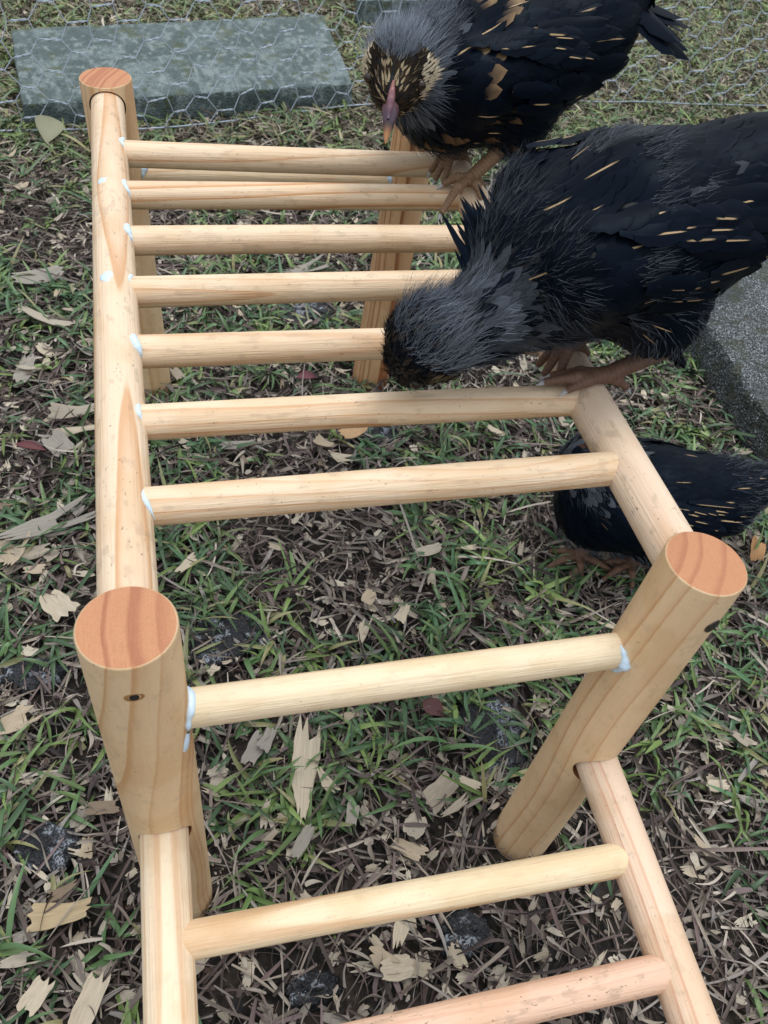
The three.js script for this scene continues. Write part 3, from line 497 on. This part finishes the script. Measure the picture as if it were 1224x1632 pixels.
// ================================================================= CHICKS
const smin = (a, b, k) => { const h = Math.max(k - Math.abs(a - b), 0) / k; return Math.min(a, b) - h * h * k * 0.25; };
function capsules(bones) {                                           // tapered capsules; returns distance and, on request, the nearest bone
  const B = bones.map(([A, ra, C, rb, type, k]) => { const d = C.clone().sub(A); return { A, ra, rb, d, l2: Math.max(1e-12, d.lengthSq()), type, k: k ?? 0.012 }; });
  const out = { d: 0, i: 0, w: new Float32Array(B.length) };
  const f = (x, y, z) => {
    let s = 1e9, best = 1e9;
    for (let i = 0; i < B.length; i++) { const b = B[i], px = x - b.A.x, py = y - b.A.y, pz = z - b.A.z, t = clamp((px * b.d.x + py * b.d.y + pz * b.d.z) / b.l2), q = Math.hypot(px - b.d.x * t, py - b.d.y * t, pz - b.d.z * t) - mix(b.ra, b.rb, t); out.w[i] = q; if (q < best) { best = q; out.i = i; } s = i ? smin(s, q, b.k) : q; }
    return (out.d = s);
  };
  f.out = out; f.bones = B; return f;
}
function skin(f, min, max, res) {                                    // one watertight surface
  const c = min.clone().add(max).multiplyScalar(0.5), h = Math.max(max.x - min.x, max.y - min.y, max.z - min.z) / 2 * 1.04;
  const mc = new MarchingCubes(res, new THREE.MeshStandardMaterial(), false, false, 200000); mc.isolation = 0; const hs = res / 2;
  for (let k = 0; k < res; k++) for (let j = 0; j < res; j++) for (let i = 0; i < res; i++) mc.field[i + j * res + k * res * res] = -f(c.x + (i - hs) / hs * h, c.y + (j - hs) / hs * h, c.z + (k - hs) / hs * h);
  mc.update();
  const n = mc.count, pos = new Float32Array(n * 3), nor = new Float32Array(n * 3);
  for (let i = 0; i < n; i++) { pos[i * 3] = mc.positionArray[i * 3] * h + c.x; pos[i * 3 + 1] = mc.positionArray[i * 3 + 1] * h + c.y; pos[i * 3 + 2] = mc.positionArray[i * 3 + 2] * h + c.z; const a = mc.normalArray[i * 3], b = mc.normalArray[i * 3 + 1], d = mc.normalArray[i * 3 + 2], l = Math.hypot(a, b, d) || 1; nor[i * 3] = a / l; nor[i * 3 + 1] = b / l; nor[i * 3 + 2] = d / l; }
  const g = new THREE.BufferGeometry(); g.setAttribute('position', new THREE.BufferAttribute(pos, 3)); g.setAttribute('normal', new THREE.BufferAttribute(nor, 3)); return g;
}
const colorize = (g, fn) => { const p = g.attributes.position, c = new Float32Array(p.count * 3); for (let i = 0; i < p.count; i++) c.set(fn(p.getX(i), p.getY(i), p.getZ(i)), i * 3); g.setAttribute('color', new THREE.BufferAttribute(c, 3)); return g; };

class Plumes {
  constructor() { this.pos = []; this.col = []; this.idx = []; }
  // a feather from p along f over normal n; conform(q, lift) lays it on the body
  feather(p, f, n, len, w, { col, stripe, tip, lift = 0.0007, rise = 0.12, sdf, pointed = 0, rows = 6, sweep = 0, camber = 0.22 }) {
    const s = f.clone().cross(n).normalize(), cols = stripe ? [-1, -0.17, -0.13, 0.13, 0.17, 1] : [-1, 0, 1], base = this.pos.length / 3, j = rnd() * 9, nc = cols.length;
    const sw = stripe ? rr(0.06, 0.12) : 0, s0 = rr(0.08, 0.42), s1 = Math.min(0.95, s0 + rr(0.4, 0.7));
    for (let r = 0; r <= rows; r++) {
      const t = r / rows, prof = pointed ? Math.min(1, 0.5 + 1.8 * t) * Math.pow(1 - t, 0.75) * 1.1 : Math.min(1, 0.45 + 1.5 * t) * Math.sqrt(Math.max(0, 1 - Math.pow(t, 3.2)));
      let q = p.clone().addScaledVector(f, len * t).addScaledVector(s, sweep * len * t * t), l = lift + rise * len * t * (0.45 + 0.55 * t);
      if (sdf) { const d = sdf(q.x, q.y, q.z); q.addScaledVector(n, clamp(l - d, -len * 0.4, len * 0.6)); } else q.addScaledVector(n, l);
      for (let c = 0; c < nc; c++) {
        let x = cols[c]; if (stripe && Math.abs(x) < 0.5) x = Math.sign(x) * sw * (Math.abs(x) < 0.15 ? 0.75 : 1);
        const jag = Math.abs(cols[c]) === 1 ? 0.86 + 0.28 * hash3(r, c, j * 99 | 0) : 1, ww = w * 0.5 * prof * jag;
        this.pos.push(q.x + s.x * x * ww - n.x * camber * x * x * ww, q.y + s.y * x * ww - n.y * camber * x * x * ww, q.z + s.z * x * ww - n.z * camber * x * x * ww);
        let k = col; if (stripe && Math.abs(cols[c]) < 0.15) k = t > s0 && t < s1 ? stripe : col; if (tip && t > 0.4) k = mix3(col, tip, sstep(0.4, 0.8, t) * (0.45 + 0.55 * hash3(r, c, j * 77 | 0)));
        this.col.push(k[0], k[1], k[2]);
      }
    }
    for (let r = 0; r < rows; r++) for (let c = 0; c < nc - 1; c++) { const a = base + r * nc + c; this.idx.push(a, a + 1, a + nc, a + nc, a + 1, a + nc + 1); }
  }
  // a hair of down: narrow curved ribbon
  hair(p, d, len, w, col, bend) {
    const s = d.clone().cross(V(rnd() - 0.5, rnd() - 0.5, rnd() - 0.5)).normalize(), b = this.pos.length / 3, rows = 3;
    for (let r = 0; r <= rows; r++) { const t = r / rows, q = p.clone().addScaledVector(d, len * t).addScaledVector(bend, len * t * t), ww = w * (1 - 0.85 * t); this.pos.push(q.x - s.x * ww, q.y - s.y * ww, q.z - s.z * ww, q.x + s.x * ww, q.y + s.y * ww, q.z + s.z * ww); this.col.push(...col, ...col); }
    for (let r = 0; r < rows; r++) { const a = b + r * 2; this.idx.push(a, a + 1, a + 2, a + 2, a + 1, a + 3); }
  }
  geo(root) { const g = geoFrom(this.pos, this.idx, null, this.col); g.translate(-root.x, -root.y, -root.z); return g; }
}
const bodyMat = new THREE.MeshPhysicalMaterial({ vertexColors: true, roughness: 0.6, specularIntensity: 0.7 });
const plumeMat = new THREE.MeshPhysicalMaterial({ vertexColors: true, roughness: 0.42, specularIntensity: 0.12, specularColor: new THREE.Color().setRGB(0.6, 0.8, 1), side: THREE.DoubleSide });
const downMat = new THREE.MeshPhysicalMaterial({ vertexColors: true, roughness: 0.9, specularIntensity: 0.2, side: THREE.DoubleSide });
const eyeMat = new THREE.MeshPhysicalMaterial({ color: new THREE.Color().setRGB(0.02, 0.011, 0.007), roughness: 0.3 });
const hornMat = new THREE.MeshStandardMaterial({ vertexColors: true, roughness: 0.42 });
const BLACK = () => { const k = rr(0.7, 1.2); return [0.0026 * k, 0.0048 * k, 0.0102 * k]; };
const GREY = (a = 0.05, b = 0.13) => { const k = rr(a, b); return [k * 0.86, k, k * 1.22]; };
const BUFF = () => { const k = rr(0.7, 1.15); return [0.45 * k, 0.32 * k, 0.18 * k]; };

function chick(o) {
  seed(o.seed);
  const h = o.heading.clone().normalize(), side = h.clone().cross(V(0, 1, 0)).normalize(), up = side.clone().cross(h).normalize(), B = o.center, R = o.r;
  const P = (a, b, c) => B.clone().addScaledVector(h, a).addScaledVector(side, b).addScaledVector(up, c);
  const root = o.root, g = thing('chick', o.label, 'chick', root, 'three young black chickens');
  const HR_ = o.headR ?? 0.0185, bd = o.beakDir.clone().normalize(), chest = P(0.045, 0, -0.004), rump = P(-0.060, 0, 0.008), tailBase = P(-0.092, 0, 0.022);
  const bones = [[rump, 0.032, B, R, 'body'], [B, R, chest, R * 0.86, 'body'], [rump, 0.031, tailBase, 0.015, 'rump']];
  const npts = [chest.clone().addScaledVector(up, o.neckUp ?? 0.012), ...o.neck, o.head];
  for (let i = 0; i < npts.length - 1; i++) bones.push([npts[i], (o.neckR ?? [0.034, 0.024])[i], npts[i + 1], i === npts.length - 2 ? HR_ * (o.neckEnd ?? 1) : (o.neckR ?? [0.034, 0.024])[1], 'neck', o.neckR ? 0.010 : 0.016]);
  bones.push([o.head.clone().addScaledVector(bd, -0.004), HR_, o.head.clone().addScaledVector(bd, 0.011), HR_ * 0.64, 'head', 0.008]);
  for (const s of [-1, 1]) bones.push([P(0.036, s * R * 0.66, 0.010), 0.026, P(-0.052, s * R * 0.52, 0.008), 0.013, 'wing', 0.007]);
  for (const l of o.legs) bones.push([P(l.hip[0], l.hip[1], l.hip[2]), 0.026, l.hock, 0.006, 'thigh', 0.012]);
  const sdf = capsules(bones), flows = sdf.bones.map((b) => b.type === 'neck' ? b.d.clone().negate() : b.type === 'head' ? bd.clone().negate() : b.type === 'body' ? h.clone().negate() : b.d.clone()).map((v) => v.normalize());
  const min = V(1e9, 1e9, 1e9), max = V(-1e9, -1e9, -1e9); for (const b of bones) for (const [q, r] of [[b[0], b[1]], [b[2], b[3]]]) { min.min(q.clone().addScalar(-r - 0.006)); max.max(q.clone().addScalar(r + 0.006)); }
  const skinGeo = skin(sdf, min, max, 88);
  colorize(skinGeo, () => [0.004, 0.0055, 0.009]);
  // legs join the same body mesh
  const parts = [skinGeo], LEG = o.legColor || [0.17, 0.085, 0.048], CLAW = [0.42, 0.44, 0.47];
  for (const l of o.legs) {
    const lb = [[l.hock.clone().lerp(P(l.hip[0], l.hip[1], l.hip[2]), 0.35), 0.0062, l.hock, 0.0054, 'leg', 0.003], [l.hock, 0.0054, l.ankle, 0.0046, 'leg', 0.003]];
    for (const tip of l.toes) {
      const mid = l.ankle.clone().lerp(tip.p, 0.5); mid.y += tip.arch ?? 0.003; const d = tip.p.clone().sub(mid).normalize();
      lb.push([l.ankle, 0.0038, mid, 0.0031, 'toe', 0.002], [mid, 0.0031, tip.p, 0.0021, 'toe', 0.002], [tip.p, 0.0017, tip.p.clone().addScaledVector(d, 0.006).add(V(0, -0.002, 0)), 0.0004, 'claw', 0.0008]);
    }
    const lf = capsules(lb), a = V(1e9, 1e9, 1e9), b = V(-1e9, -1e9, -1e9); for (const q of lb) for (const e of [q[0], q[2]]) { a.min(e.clone().addScalar(-0.008)); b.max(e.clone().addScalar(0.008)); }
    const lg = skin(lf, a, b, 96);
    parts.push(colorize(lg, (x, y, z) => { lf(x, y, z); const bn = lf.bones[lf.out.i]; if (bn.type === 'claw') return CLAW; const t = ((x - bn.A.x) * bn.d.x + (y - bn.A.y) * bn.d.y + (z - bn.A.z) * bn.d.z) / Math.sqrt(bn.l2), k = 0.72 + 0.42 * Math.pow(Math.abs(Math.sin(t * 1150)), 0.7) + 0.25 * (noise(x * 500, y * 500, z * 500) - 0.5); return LEG.map((v) => v * k); }));
  }
  const bodyGeo = mergeGeometries(parts); bodyGeo.translate(-root.x, -root.y, -root.z);
  mesh('body', bodyGeo, bodyMat, g);

  // ---- feathers over the skin
  const sp = skinGeo.attributes.position, sn = skinGeo.attributes.normal, tri = sp.count / 3, cum = new Float64Array(tri); let area = 0;
  const va = V(0, 0, 0), vb = V(0, 0, 0), vc = V(0, 0, 0);
  for (let i = 0; i < tri; i++) { va.fromBufferAttribute(sp, i * 3); vb.fromBufferAttribute(sp, i * 3 + 1).sub(va); vc.fromBufferAttribute(sp, i * 3 + 2).sub(va); area += vb.cross(vc).length() / 2; cum[i] = area; }
  const sample = () => { const r = rnd() * area; let lo = 0, hi = tri - 1; while (lo < hi) { const m = (lo + hi) >> 1; if (cum[m] < r) lo = m + 1; else hi = m; } let u = rnd(), v = rnd(); if (u + v > 1) { u = 1 - u; v = 1 - v; } const p = V(0, 0, 0).fromBufferAttribute(sp, lo * 3).multiplyScalar(1 - u - v).addScaledVector(V(0, 0, 0).fromBufferAttribute(sp, lo * 3 + 1), u).addScaledVector(V(0, 0, 0).fromBufferAttribute(sp, lo * 3 + 2), v); return [p, V(0, 0, 0).fromBufferAttribute(sn, lo * 3).normalize()]; };
  const info = (p, n) => {
    sdf(p.x, p.y, p.z); const w = sdf.out.w, best = w[sdf.out.i], type = sdf.bones[sdf.out.i].type, f = V(0, 0, 0);
    for (let i = 0; i < w.length; i++) f.addScaledVector(flows[i], Math.exp(-(w[i] - best) / 0.006));
    f.addScaledVector(V(0, -1, 0), 0.12).addScaledVector(n, -f.dot(n)); if (f.lengthSq() < 1e-8) f.copy(h).negate();
    return [type, f.normalize()];
  };
  const SIZE = { body: [0.021, 0.0125], rump: [0.022, 0.012], neck: [0.014, 0.0066], head: [0.0075, 0.0036], wing: [0.019, 0.0115], thigh: [0.013, 0.007] };
  const cover = new Plumes(), grid = new Map(), key = (x, y, z) => (Math.floor(x / 0.008) * 73856093) ^ (Math.floor(y / 0.008) * 19349663) ^ (Math.floor(z / 0.008) * 83492791);
  const local = (p) => { const d = p.clone().sub(B); return [d.dot(h), d.dot(side), d.dot(up)]; };
  const hs = bd.clone().cross(o.faceUp).normalize(), hu = hs.clone().cross(bd).normalize();
  const headLocal = (p) => { const d = p.clone().sub(o.head); return [d.dot(bd), d.dot(hs), d.dot(hu)]; };
  for (let c = 0; c < 30000; c++) {
    const [p, n] = sample(), [type, f] = info(p, n), [len, w] = type === 'head' && o.faceSize ? o.faceSize : SIZE[type], gap = len * 0.30; let ok = true;
    for (let dx = -1; dx <= 1 && ok; dx++) for (let dy = -1; dy <= 1 && ok; dy++) for (let dz = -1; dz <= 1 && ok; dz++) for (const q of grid.get(key(p.x + dx * 0.008, p.y + dy * 0.008, p.z + dz * 0.008)) || []) if (q.distanceToSquared(p) < gap * gap) { ok = false; break; }
    if (!ok) continue; const k = key(p.x, p.y, p.z); grid.has(k) ? grid.get(k).push(p) : grid.set(k, [p]);
    const look = o.paint(type, local(p), headLocal(p)); f.addScaledVector(V(gauss(), gauss(), gauss()), 0.10).normalize();
    cover.feather(p, f, n, len * rr(0.85, 1.2), w * rr(0.85, 1.15), { rise: type === 'neck' ? 0.14 : type === 'head' ? 0.12 : 0.045, sdf, rows: type === 'head' ? 3 : 5, pointed: type === 'head' ? 1 : 0, ...look });
  }
  // ---- raised or special feathers
  if (o.extra) o.extra(cover, sdf, P);
  const cm = mesh('plumage', cover.geo(root), plumeMat, g); cm.userData.kind = 'stuff';
  // ---- folded wings: rows of coverts, then flight feathers
  for (const s of [-1, 1]) {
    const wp = new Plumes(), A = P(0.044, s * R * 0.80, 0.030), T = P(-0.070, s * R * 0.55, 0.006);
    const rows = [[0.03, 0.0, 11, 0.020, 0.011], [0.10, -0.010, 10, 0.025, 0.0115], [0.16, -0.022, 9, 0.030, 0.012], [0.30, -0.030, 9, 0.042, 0.012], [0.44, -0.018, 7, 0.052, 0.0115]];
    rows.forEach(([u0, down, n, len, w], ri) => {
      for (let i = 0; i < n; i++) {
        const u = u0 + i / n * 0.55 * (1 - u0), q = A.clone().lerp(T, u).addScaledVector(up, down * (1 - u * 0.5) - (ri < 3 ? 0.003 * (i % 2) : 0) + (ri > 2 ? 0.026 - i * 0.0052 : 0.004));
        for (let k = 0; k < 4; k++) { const d = sdf(q.x, q.y, q.z), e = 0.0008, nx = sdf(q.x + e, q.y, q.z) - d, ny = sdf(q.x, q.y + e, q.z) - d, nz = sdf(q.x, q.y, q.z + e) - d, nn = V(nx, ny, nz).normalize(); q.addScaledVector(nn, -d); q.userN = nn; }
        const f = T.clone().sub(A).normalize().addScaledVector(up, -0.22 + 0.05 * ri).addScaledVector(V(gauss(), gauss(), gauss()), 0.05); f.addScaledVector(q.userN, -f.dot(q.userN)).normalize();
        wp.feather(q, f, q.userN, len * rr(0.9, 1.1), w, { col: o.wingColor ? o.wingColor(ri, u) : BLACK(), stripe: rnd() < o.stripes ? BUFF() : null, lift: 0.0022 + 0.0007 * (4 - ri) + rnd() * 0.0006, rise: 0.05, sdf, rows: 8, camber: 0.3 });
      }
    });
    mesh('wing', wp.geo(root), plumeMat, g);
  }
  // ---- tail fan
  const tp = new Plumes(), td = o.tailDir.clone().normalize(), ts = td.clone().cross(V(0, 1, 0)).normalize(), tu = ts.clone().cross(td).normalize();
  for (let i = 0; i < 19; i++) { const a = (i / 18 - 0.5) * (o.tailFan ?? 1.15), f = td.clone().addScaledVector(ts, Math.sin(a) * 0.6).addScaledVector(tu, -Math.abs(a) * 0.25 + gauss() * 0.08).normalize(), n = tu.clone().addScaledVector(ts, Math.sin(a) * 0.9).normalize(); n.addScaledVector(f, -n.dot(f)).normalize(); tp.feather(tailBase.clone().addScaledVector(ts, Math.sin(a) * 0.010).addScaledVector(td, -0.012), f, n, o.tailLen * rr(0.85, 1.1), o.tailFan ? 0.017 : 0.013, { col: BLACK(), stripe: rnd() < 0.2 ? BUFF() : null, rise: 0.02, rows: 8, camber: 0.35 }); }
  mesh('tail', tp.geo(root), plumeMat, g);
  // ---- down
  const dn = new Plumes();
  for (let c = 0, made = 0; made < o.down && c < 140000; c++) {
    const [p, n] = sample(), [type, f] = info(p, n), d = o.fluff(type, local(p), headLocal(p)); if (!d || rnd() > d[0]) continue; made++;
    const dir = f.clone().multiplyScalar(0.75).addScaledVector(n, d[2] ?? 0.6).addScaledVector(V(gauss(), gauss(), gauss()), 0.45).normalize();
    dn.hair(p.clone().addScaledVector(n, 0.001), dir, d[1] * rr(0.6, 1.25), rr(0.00009, 0.0002), d[3] || GREY(0.06, 0.20), f.clone().multiplyScalar(0.35).addScaledVector(V(gauss(), gauss(), gauss()), 0.25));
  }
  mesh('down', dn.geo(root), downMat, g).userData.kind = 'stuff';
  // ---- beak and eyes
  const beak = (len, w0, w1, drop, lower) => { const pos = [], idx = [], col = [], n = 10, m = 14; for (let i = 0; i <= n; i++) { const t = i / n, r = Math.pow(1 - t, 0.8) * 1 + 0.02, c = o.head.clone().addScaledVector(bd, (o.beakAt ?? 0.012) + len * t).addScaledVector(hu, lower ? -0.0028 - drop * t * t * 0.2 : 0.0006 - drop * t * t); for (let k = 0; k < m; k++) { const a = k / m * 6.2832, y = Math.sin(a), x = Math.cos(a); const q = c.clone().addScaledVector(hs, x * w0 * r * (y > 0 ? 1 - 0.25 * y : 1)).addScaledVector(hu, y * w1 * r * (lower ? (y > 0 ? 0.3 : 0.8) : (y > 0 ? 1.15 : 0.45))); pos.push(q.x - root.x, q.y - root.y, q.z - root.z); col.push(...o.beakColor(t, y)); } } for (let i = 0; i < n; i++) for (let k = 0; k < m; k++) { const a = i * m + k, b = i * m + (k + 1) % m; idx.push(a, b, a + m, a + m, b, b + m); } return geoFrom(pos, idx, null, col); };
  mesh('beak', mergeGeometries([beak(o.beakLen, 0.0064, 0.0062, 0.005, false), beak(o.beakLen * 0.86, 0.0055, 0.0045, 0.002, true)]), hornMat, g);
  if (o.comb) mesh('comb', o.comb(o.head, bd, hs, hu, root), hornMat, g);
  for (const s of [-1, 1]) { const e = mesh('eye', new THREE.SphereGeometry(0.0033, 18, 14), eyeMat, g); e.position.copy(o.head).addScaledVector(bd, HR_ * 0.36).addScaledVector(hs, s * HR_ * 0.76).addScaledVector(hu, HR_ * 0.2).sub(root); }
  return g;
}
const T3 = (x, y, z, arch) => ({ p: V(x, y, z), arch });
const clawed = (pts) => pts.map((q) => T3(...q));
const stdBeak = (t) => mix3([0.05, 0.04, 0.04], [0.30, 0.20, 0.13], sstep(0.5, 1, t));

// middle chick: perched on the right rail, head bent down to the rungs
chick({
  seed: 301, label: 'young black chicken on the right rail bending its blurred head down to the rungs', root: V(0.25, 0.298, 0.36), center: V(0.257, 0.372, 0.342), r: 0.0462, heading: V(-0.93, -0.27, 0.03),
  head: V(0.146, 0.328, 0.371), neck: [V(0.179, 0.3395, 0.3635)], headR: 0.0212, neckR: [0.032, 0.0195], neckUp: -0.006, neckEnd: 0.62, faceSize: [0.0065, 0.0028], beakDir: V(-0.25, -0.9, -0.35), faceUp: V(-0.8, 0.3, 0.2), beakLen: 0.017, tailDir: V(0.9, 0.30, -0.05), tailLen: 0.06,
  legs: [{ hip: [-0.01, 0.028, -0.03], hock: V(0.2925, 0.3170, 0.3645), ankle: V(0.2554, 0.3032, 0.3693), toes: clawed([[0.2195, 0.3025, 0.3716, 0.001], [0.2310, 0.3005, 0.3767, 0.001], [0.2690, 0.2965, 0.372, 0.001], [0.228, 0.2990, 0.3625, 0.002]]) },
    { hip: [-0.005, -0.024, -0.03], hock: V(0.272, 0.317, 0.335), ankle: V(0.2440, 0.3032, 0.3420), toes: clawed([[0.2305, 0.2900, 0.3500, 0.008], [0.2350, 0.2930, 0.3575, 0.008], [0.2610, 0.2930, 0.3370, 0.003], [0.2310, 0.2890, 0.3400, 0.008]]) }],
  legColor: [0.145, 0.082, 0.056], stripes: 0.30, beakColor: stdBeak,
  paint: (type, [a, b, c], hl) => {
    if (type === 'head') { const cheek = Math.abs(hl[1]) > 0.008 && hl[0] < 0.006 && hl[0] > -0.006 && hl[2] < 0.004; return { col: cheek ? [0.16, 0.125, 0.07] : rnd() < 0.2 ? [0.035, 0.026, 0.02] : BLACK() }; }
    if (type === 'neck') return { col: rnd() < 0.8 ? GREY(0.035, 0.085) : BLACK() };
    const grey = Math.abs(a - 0.012 * Math.sin(b * 90)) < 0.016 && c > -0.02 && noise(a * 70 + 5, b * 70, c * 70) > 0.5;
    return { col: grey ? GREY(0.018, 0.045) : BLACK(), stripe: rnd() < 0.045 ? BUFF() : null };
  },
  fluff: (type, l, hl) => type === 'neck' ? [0.5, 0.0065, 0.35, noise(l[0] * 75, l[1] * 75, l[2] * 75) > 0.54 ? GREY(0.11, 0.24) : GREY(0.03, 0.08)] : type === 'head' ? (hl[0] < -0.010 ? [1, 0.010, 0.8, GREY(0.10, 0.26)] : [0.5, 0.0045, 0.3, rnd() < 0.6 ? [0.016, 0.013, 0.011] : GREY(0.02, 0.05)]) : type === 'thigh' || l[2] < -0.030 ? [0.15, 0.009, 0.4, GREY(0.04, 0.13)] : Math.abs(l[0] - 0.012 * Math.sin(l[1] * 90)) < 0.014 && l[2] > -0.02 && noise(l[0] * 90, l[1] * 90, l[2] * 90) > 0.42 ? [0.55, 0.008, 0.15, GREY(0.05, 0.13)] : l[0] > 0.045 ? [0.3, 0.008, 0.3, GREY(0.03, 0.10)] : null,
  down: 9500,
  extra: (pl, sdf) => {                                               // hackle feathers pushed up where the neck folds
    for (let i = 0; i < 30; i++) { const t = i / 29, b = V(mix(0.178, 0.200, t), mix(0.349, 0.368, t), mix(0.350, 0.331, t)).add(V(gauss() * 0.009, gauss() * 0.007, gauss() * 0.009)), f = V(-0.42 + 0.2 * t, 0.42, -0.72).add(V(gauss() * 0.2, gauss() * 0.2, gauss() * 0.2)).normalize(), n = V(-0.1, 0.75, 0.65); n.addScaledVector(f, -n.dot(f)).normalize(); pl.feather(b, f, n, rr(0.022, 0.036), rr(0.005, 0.008), { col: BLACK(), pointed: 1, rise: 0.05, rows: 6 }); }
  },
});
// uppermost chick: at the far end of the right rail, face to the viewer
chick({
  seed: 302, label: 'young black chicken with grey fluffy crest and buff cheeks farthest along the right rail', root: V(0.243, 0.298, 0.13), center: V(0.268, 0.366, 0.112), r: 0.046, heading: V(-0.93, -0.26, 0.10),
  head: V(0.1786, 0.3715, 0.1555), neck: [V(0.202, 0.366, 0.130)], headR: 0.0212, neckEnd: 0.66, beakAt: 0.019, faceSize: [0.0052, 0.0021], beakDir: V(-0.276, -0.50, 0.82), faceUp: V(-0.2, 0.85, 0.45), beakLen: 0.027, tailFan: 1.9, tailDir: V(0.90, -0.30, 0.10), tailLen: 0.062,
  legs: [{ hip: [-0.02, 0.022, -0.03], hock: V(0.2725, 0.3240, 0.1375), ankle: V(0.2434, 0.3032, 0.1512), toes: clawed([[0.2190, 0.2905, 0.1740, 0.006], [0.2480, 0.2985, 0.1690, 0.003], [0.2260, 0.2990, 0.1500, 0.003], [0.2600, 0.2930, 0.1400, 0.002]]) },
    { hip: [0.0, -0.012, -0.03], hock: V(0.262, 0.322, 0.106), ankle: V(0.2440, 0.3032, 0.1120), toes: clawed([[0.2300, 0.2880, 0.1200, 0.009], [0.2345, 0.2900, 0.1260, 0.009], [0.2600, 0.2915, 0.1060, 0.004], [0.2300, 0.2880, 0.1080, 0.008]]) }],
  legColor: [0.19, 0.115, 0.066], stripes: 0.30,
  beakColor: (t, y) => t < 0.55 ? mix3([0.26, 0.10, 0.095], [0.11, 0.075, 0.105], sstep(0.05, 0.35, t)) : mix3([0.07, 0.05, 0.06], [0.52, 0.25, 0.11], sstep(0.6, 0.85, t)),
  comb: (H, bd, hs, hu, root) => { const pos = [], idx = [], col = [], n = 14, m = 8; for (let i = 0; i <= n; i++) { const t = i / n, c = H.clone().addScaledVector(bd, 0.015 + 0.021 * t).addScaledVector(hu, 0.0135 - 0.0085 * t + 0.0010 * Math.abs(Math.sin(t * 14))), r = 0.0019 * Math.sin(Math.PI * clamp(t, 0.06, 0.95)) + 0.0005; for (let k = 0; k < m; k++) { const a = k / m * 6.2832, q = c.clone().addScaledVector(hs, Math.cos(a) * r).addScaledVector(hu, Math.sin(a) * r * 1.3); pos.push(q.x - root.x, q.y - root.y, q.z - root.z); col.push(...mix3([0.32, 0.12, 0.105], [0.15, 0.10, 0.15], t)); } } for (let i = 0; i < n; i++) for (let k = 0; k < m; k++) { const a = i * m + k, b = i * m + (k + 1) % m; idx.push(a, b, a + m, a + m, b, b + m); } return geoFrom(pos, idx, null, col); },
  paint: (type, [a, b, c], hl) => {
    if (type === 'head') {
      const s = Math.abs(hl[1]);
      if (hl[0] < -0.010 || hl[2] > 0.0180) return { col: GREY(0.05, 0.14) };
      if (s > 0.0140 + 0.0022 * noise(hl[0] * 300, hl[2] * 300) && hl[2] < 0.013) return { col: rnd() < 0.93 ? [0.58, 0.51, 0.38] : [0.05, 0.035, 0.02] };
      if (s > 0.0075) return { col: rnd() < 0.10 ? [0.20, 0.15, 0.09] : [0.022, 0.017, 0.012] };
      return { col: rnd() < 0.36 ? [0.36, 0.29, 0.18] : [0.040, 0.028, 0.018] };
    }
    if (type === 'neck') return { col: rnd() < 0.35 ? GREY(0.04, 0.12) : BLACK() };
    const shoulder = a > 0.005 && c > 0.012, breast = a > 0.02 && c < 0.0;
    const q = rnd();
    if (shoulder && q < 0.16) return { col: BLACK(), tip: [0.27, 0.18, 0.10] };
    if (breast && q < 0.12) return { col: BLACK(), tip: [0.16, 0.10, 0.055] };
    return { col: BLACK(), stripe: q > 0.94 ? BUFF().map((v) => v * 1.15) : null };
  },
  fluff: (type, l, hl) => { if (type === 'head' && (hl[0] < -0.010 || hl[2] > 0.0175)) return [1, 0.013, 1.0, GREY(0.12, 0.34)]; if (type === 'neck') return [0.6, 0.011, 0.7, GREY(0.06, 0.22)]; if (type === 'head') return [0.25, 0.004, 0.25, Math.abs(hl[1]) > 0.015 ? [0.45, 0.37, 0.25] : rnd() < 0.3 ? [0.36, 0.28, 0.17] : [0.03, 0.022, 0.015]]; return l[2] < -0.03 ? [0.3, 0.009, 0.5, GREY(0.01, 0.05)] : null; },
  down: 7000,
});
// lowest chick: on the grass under the right rail
chick({
  seed: 303, label: 'young black chicken standing on the grass below the right rail, head hidden behind a rung', root: V(0.395, 0, 0.28), center: V(0.427, 0.073, 0.268), r: 0.046, heading: V(-0.97, -0.03, -0.12),
  head: V(0.364, 0.098, 0.238), neck: [V(0.388, 0.092, 0.247)], beakDir: V(-0.75, -0.6, -0.25), faceUp: V(-0.5, 0.8, 0), beakLen: 0.016, tailDir: V(0.95, 0.10, 0.10), tailLen: 0.058,
  legs: [{ hip: [0.0, 0.018, -0.026], hock: V(0.392, 0.040, 0.268), ankle: V(0.3745, 0.0125, 0.2735), toes: clawed([[0.3440, 0.0080, 0.2790, 0.003], [0.3690, 0.0080, 0.2965, 0.003], [0.4010, 0.0080, 0.2900, 0.002], [0.352, 0.008, 0.262, 0.003]]) },
    { hip: [-0.01, -0.02, -0.026], hock: V(0.436, 0.040, 0.280), ankle: V(0.4199, 0.0125, 0.2880), toes: clawed([[0.3900, 0.0080, 0.2990, 0.003], [0.4130, 0.0080, 0.3110, 0.003], [0.4420, 0.0080, 0.2920, 0.002], [0.397, 0.008, 0.281, 0.003]]) }],
  legColor: [0.145, 0.082, 0.052], stripes: 0.45, beakColor: stdBeak,
  paint: (type, [a, b, c]) => type === 'head' ? { col: rnd() < 0.4 ? [0.07, 0.035, 0.025] : BLACK() } : { col: type === 'neck' && rnd() < 0.3 ? GREY(0.03, 0.08) : BLACK(), stripe: rnd() < 0.045 ? BUFF() : null },
  fluff: (type, l) => type === 'neck' || type === 'head' ? [0.7, 0.009, 0.7, GREY(0.03, 0.12)] : l[2] < -0.02 || l[0] < -0.05 ? [0.4, 0.011, 0.6, GREY(0.04, 0.16)] : null, down: 3500,
});
renderer.render(scene, camera);
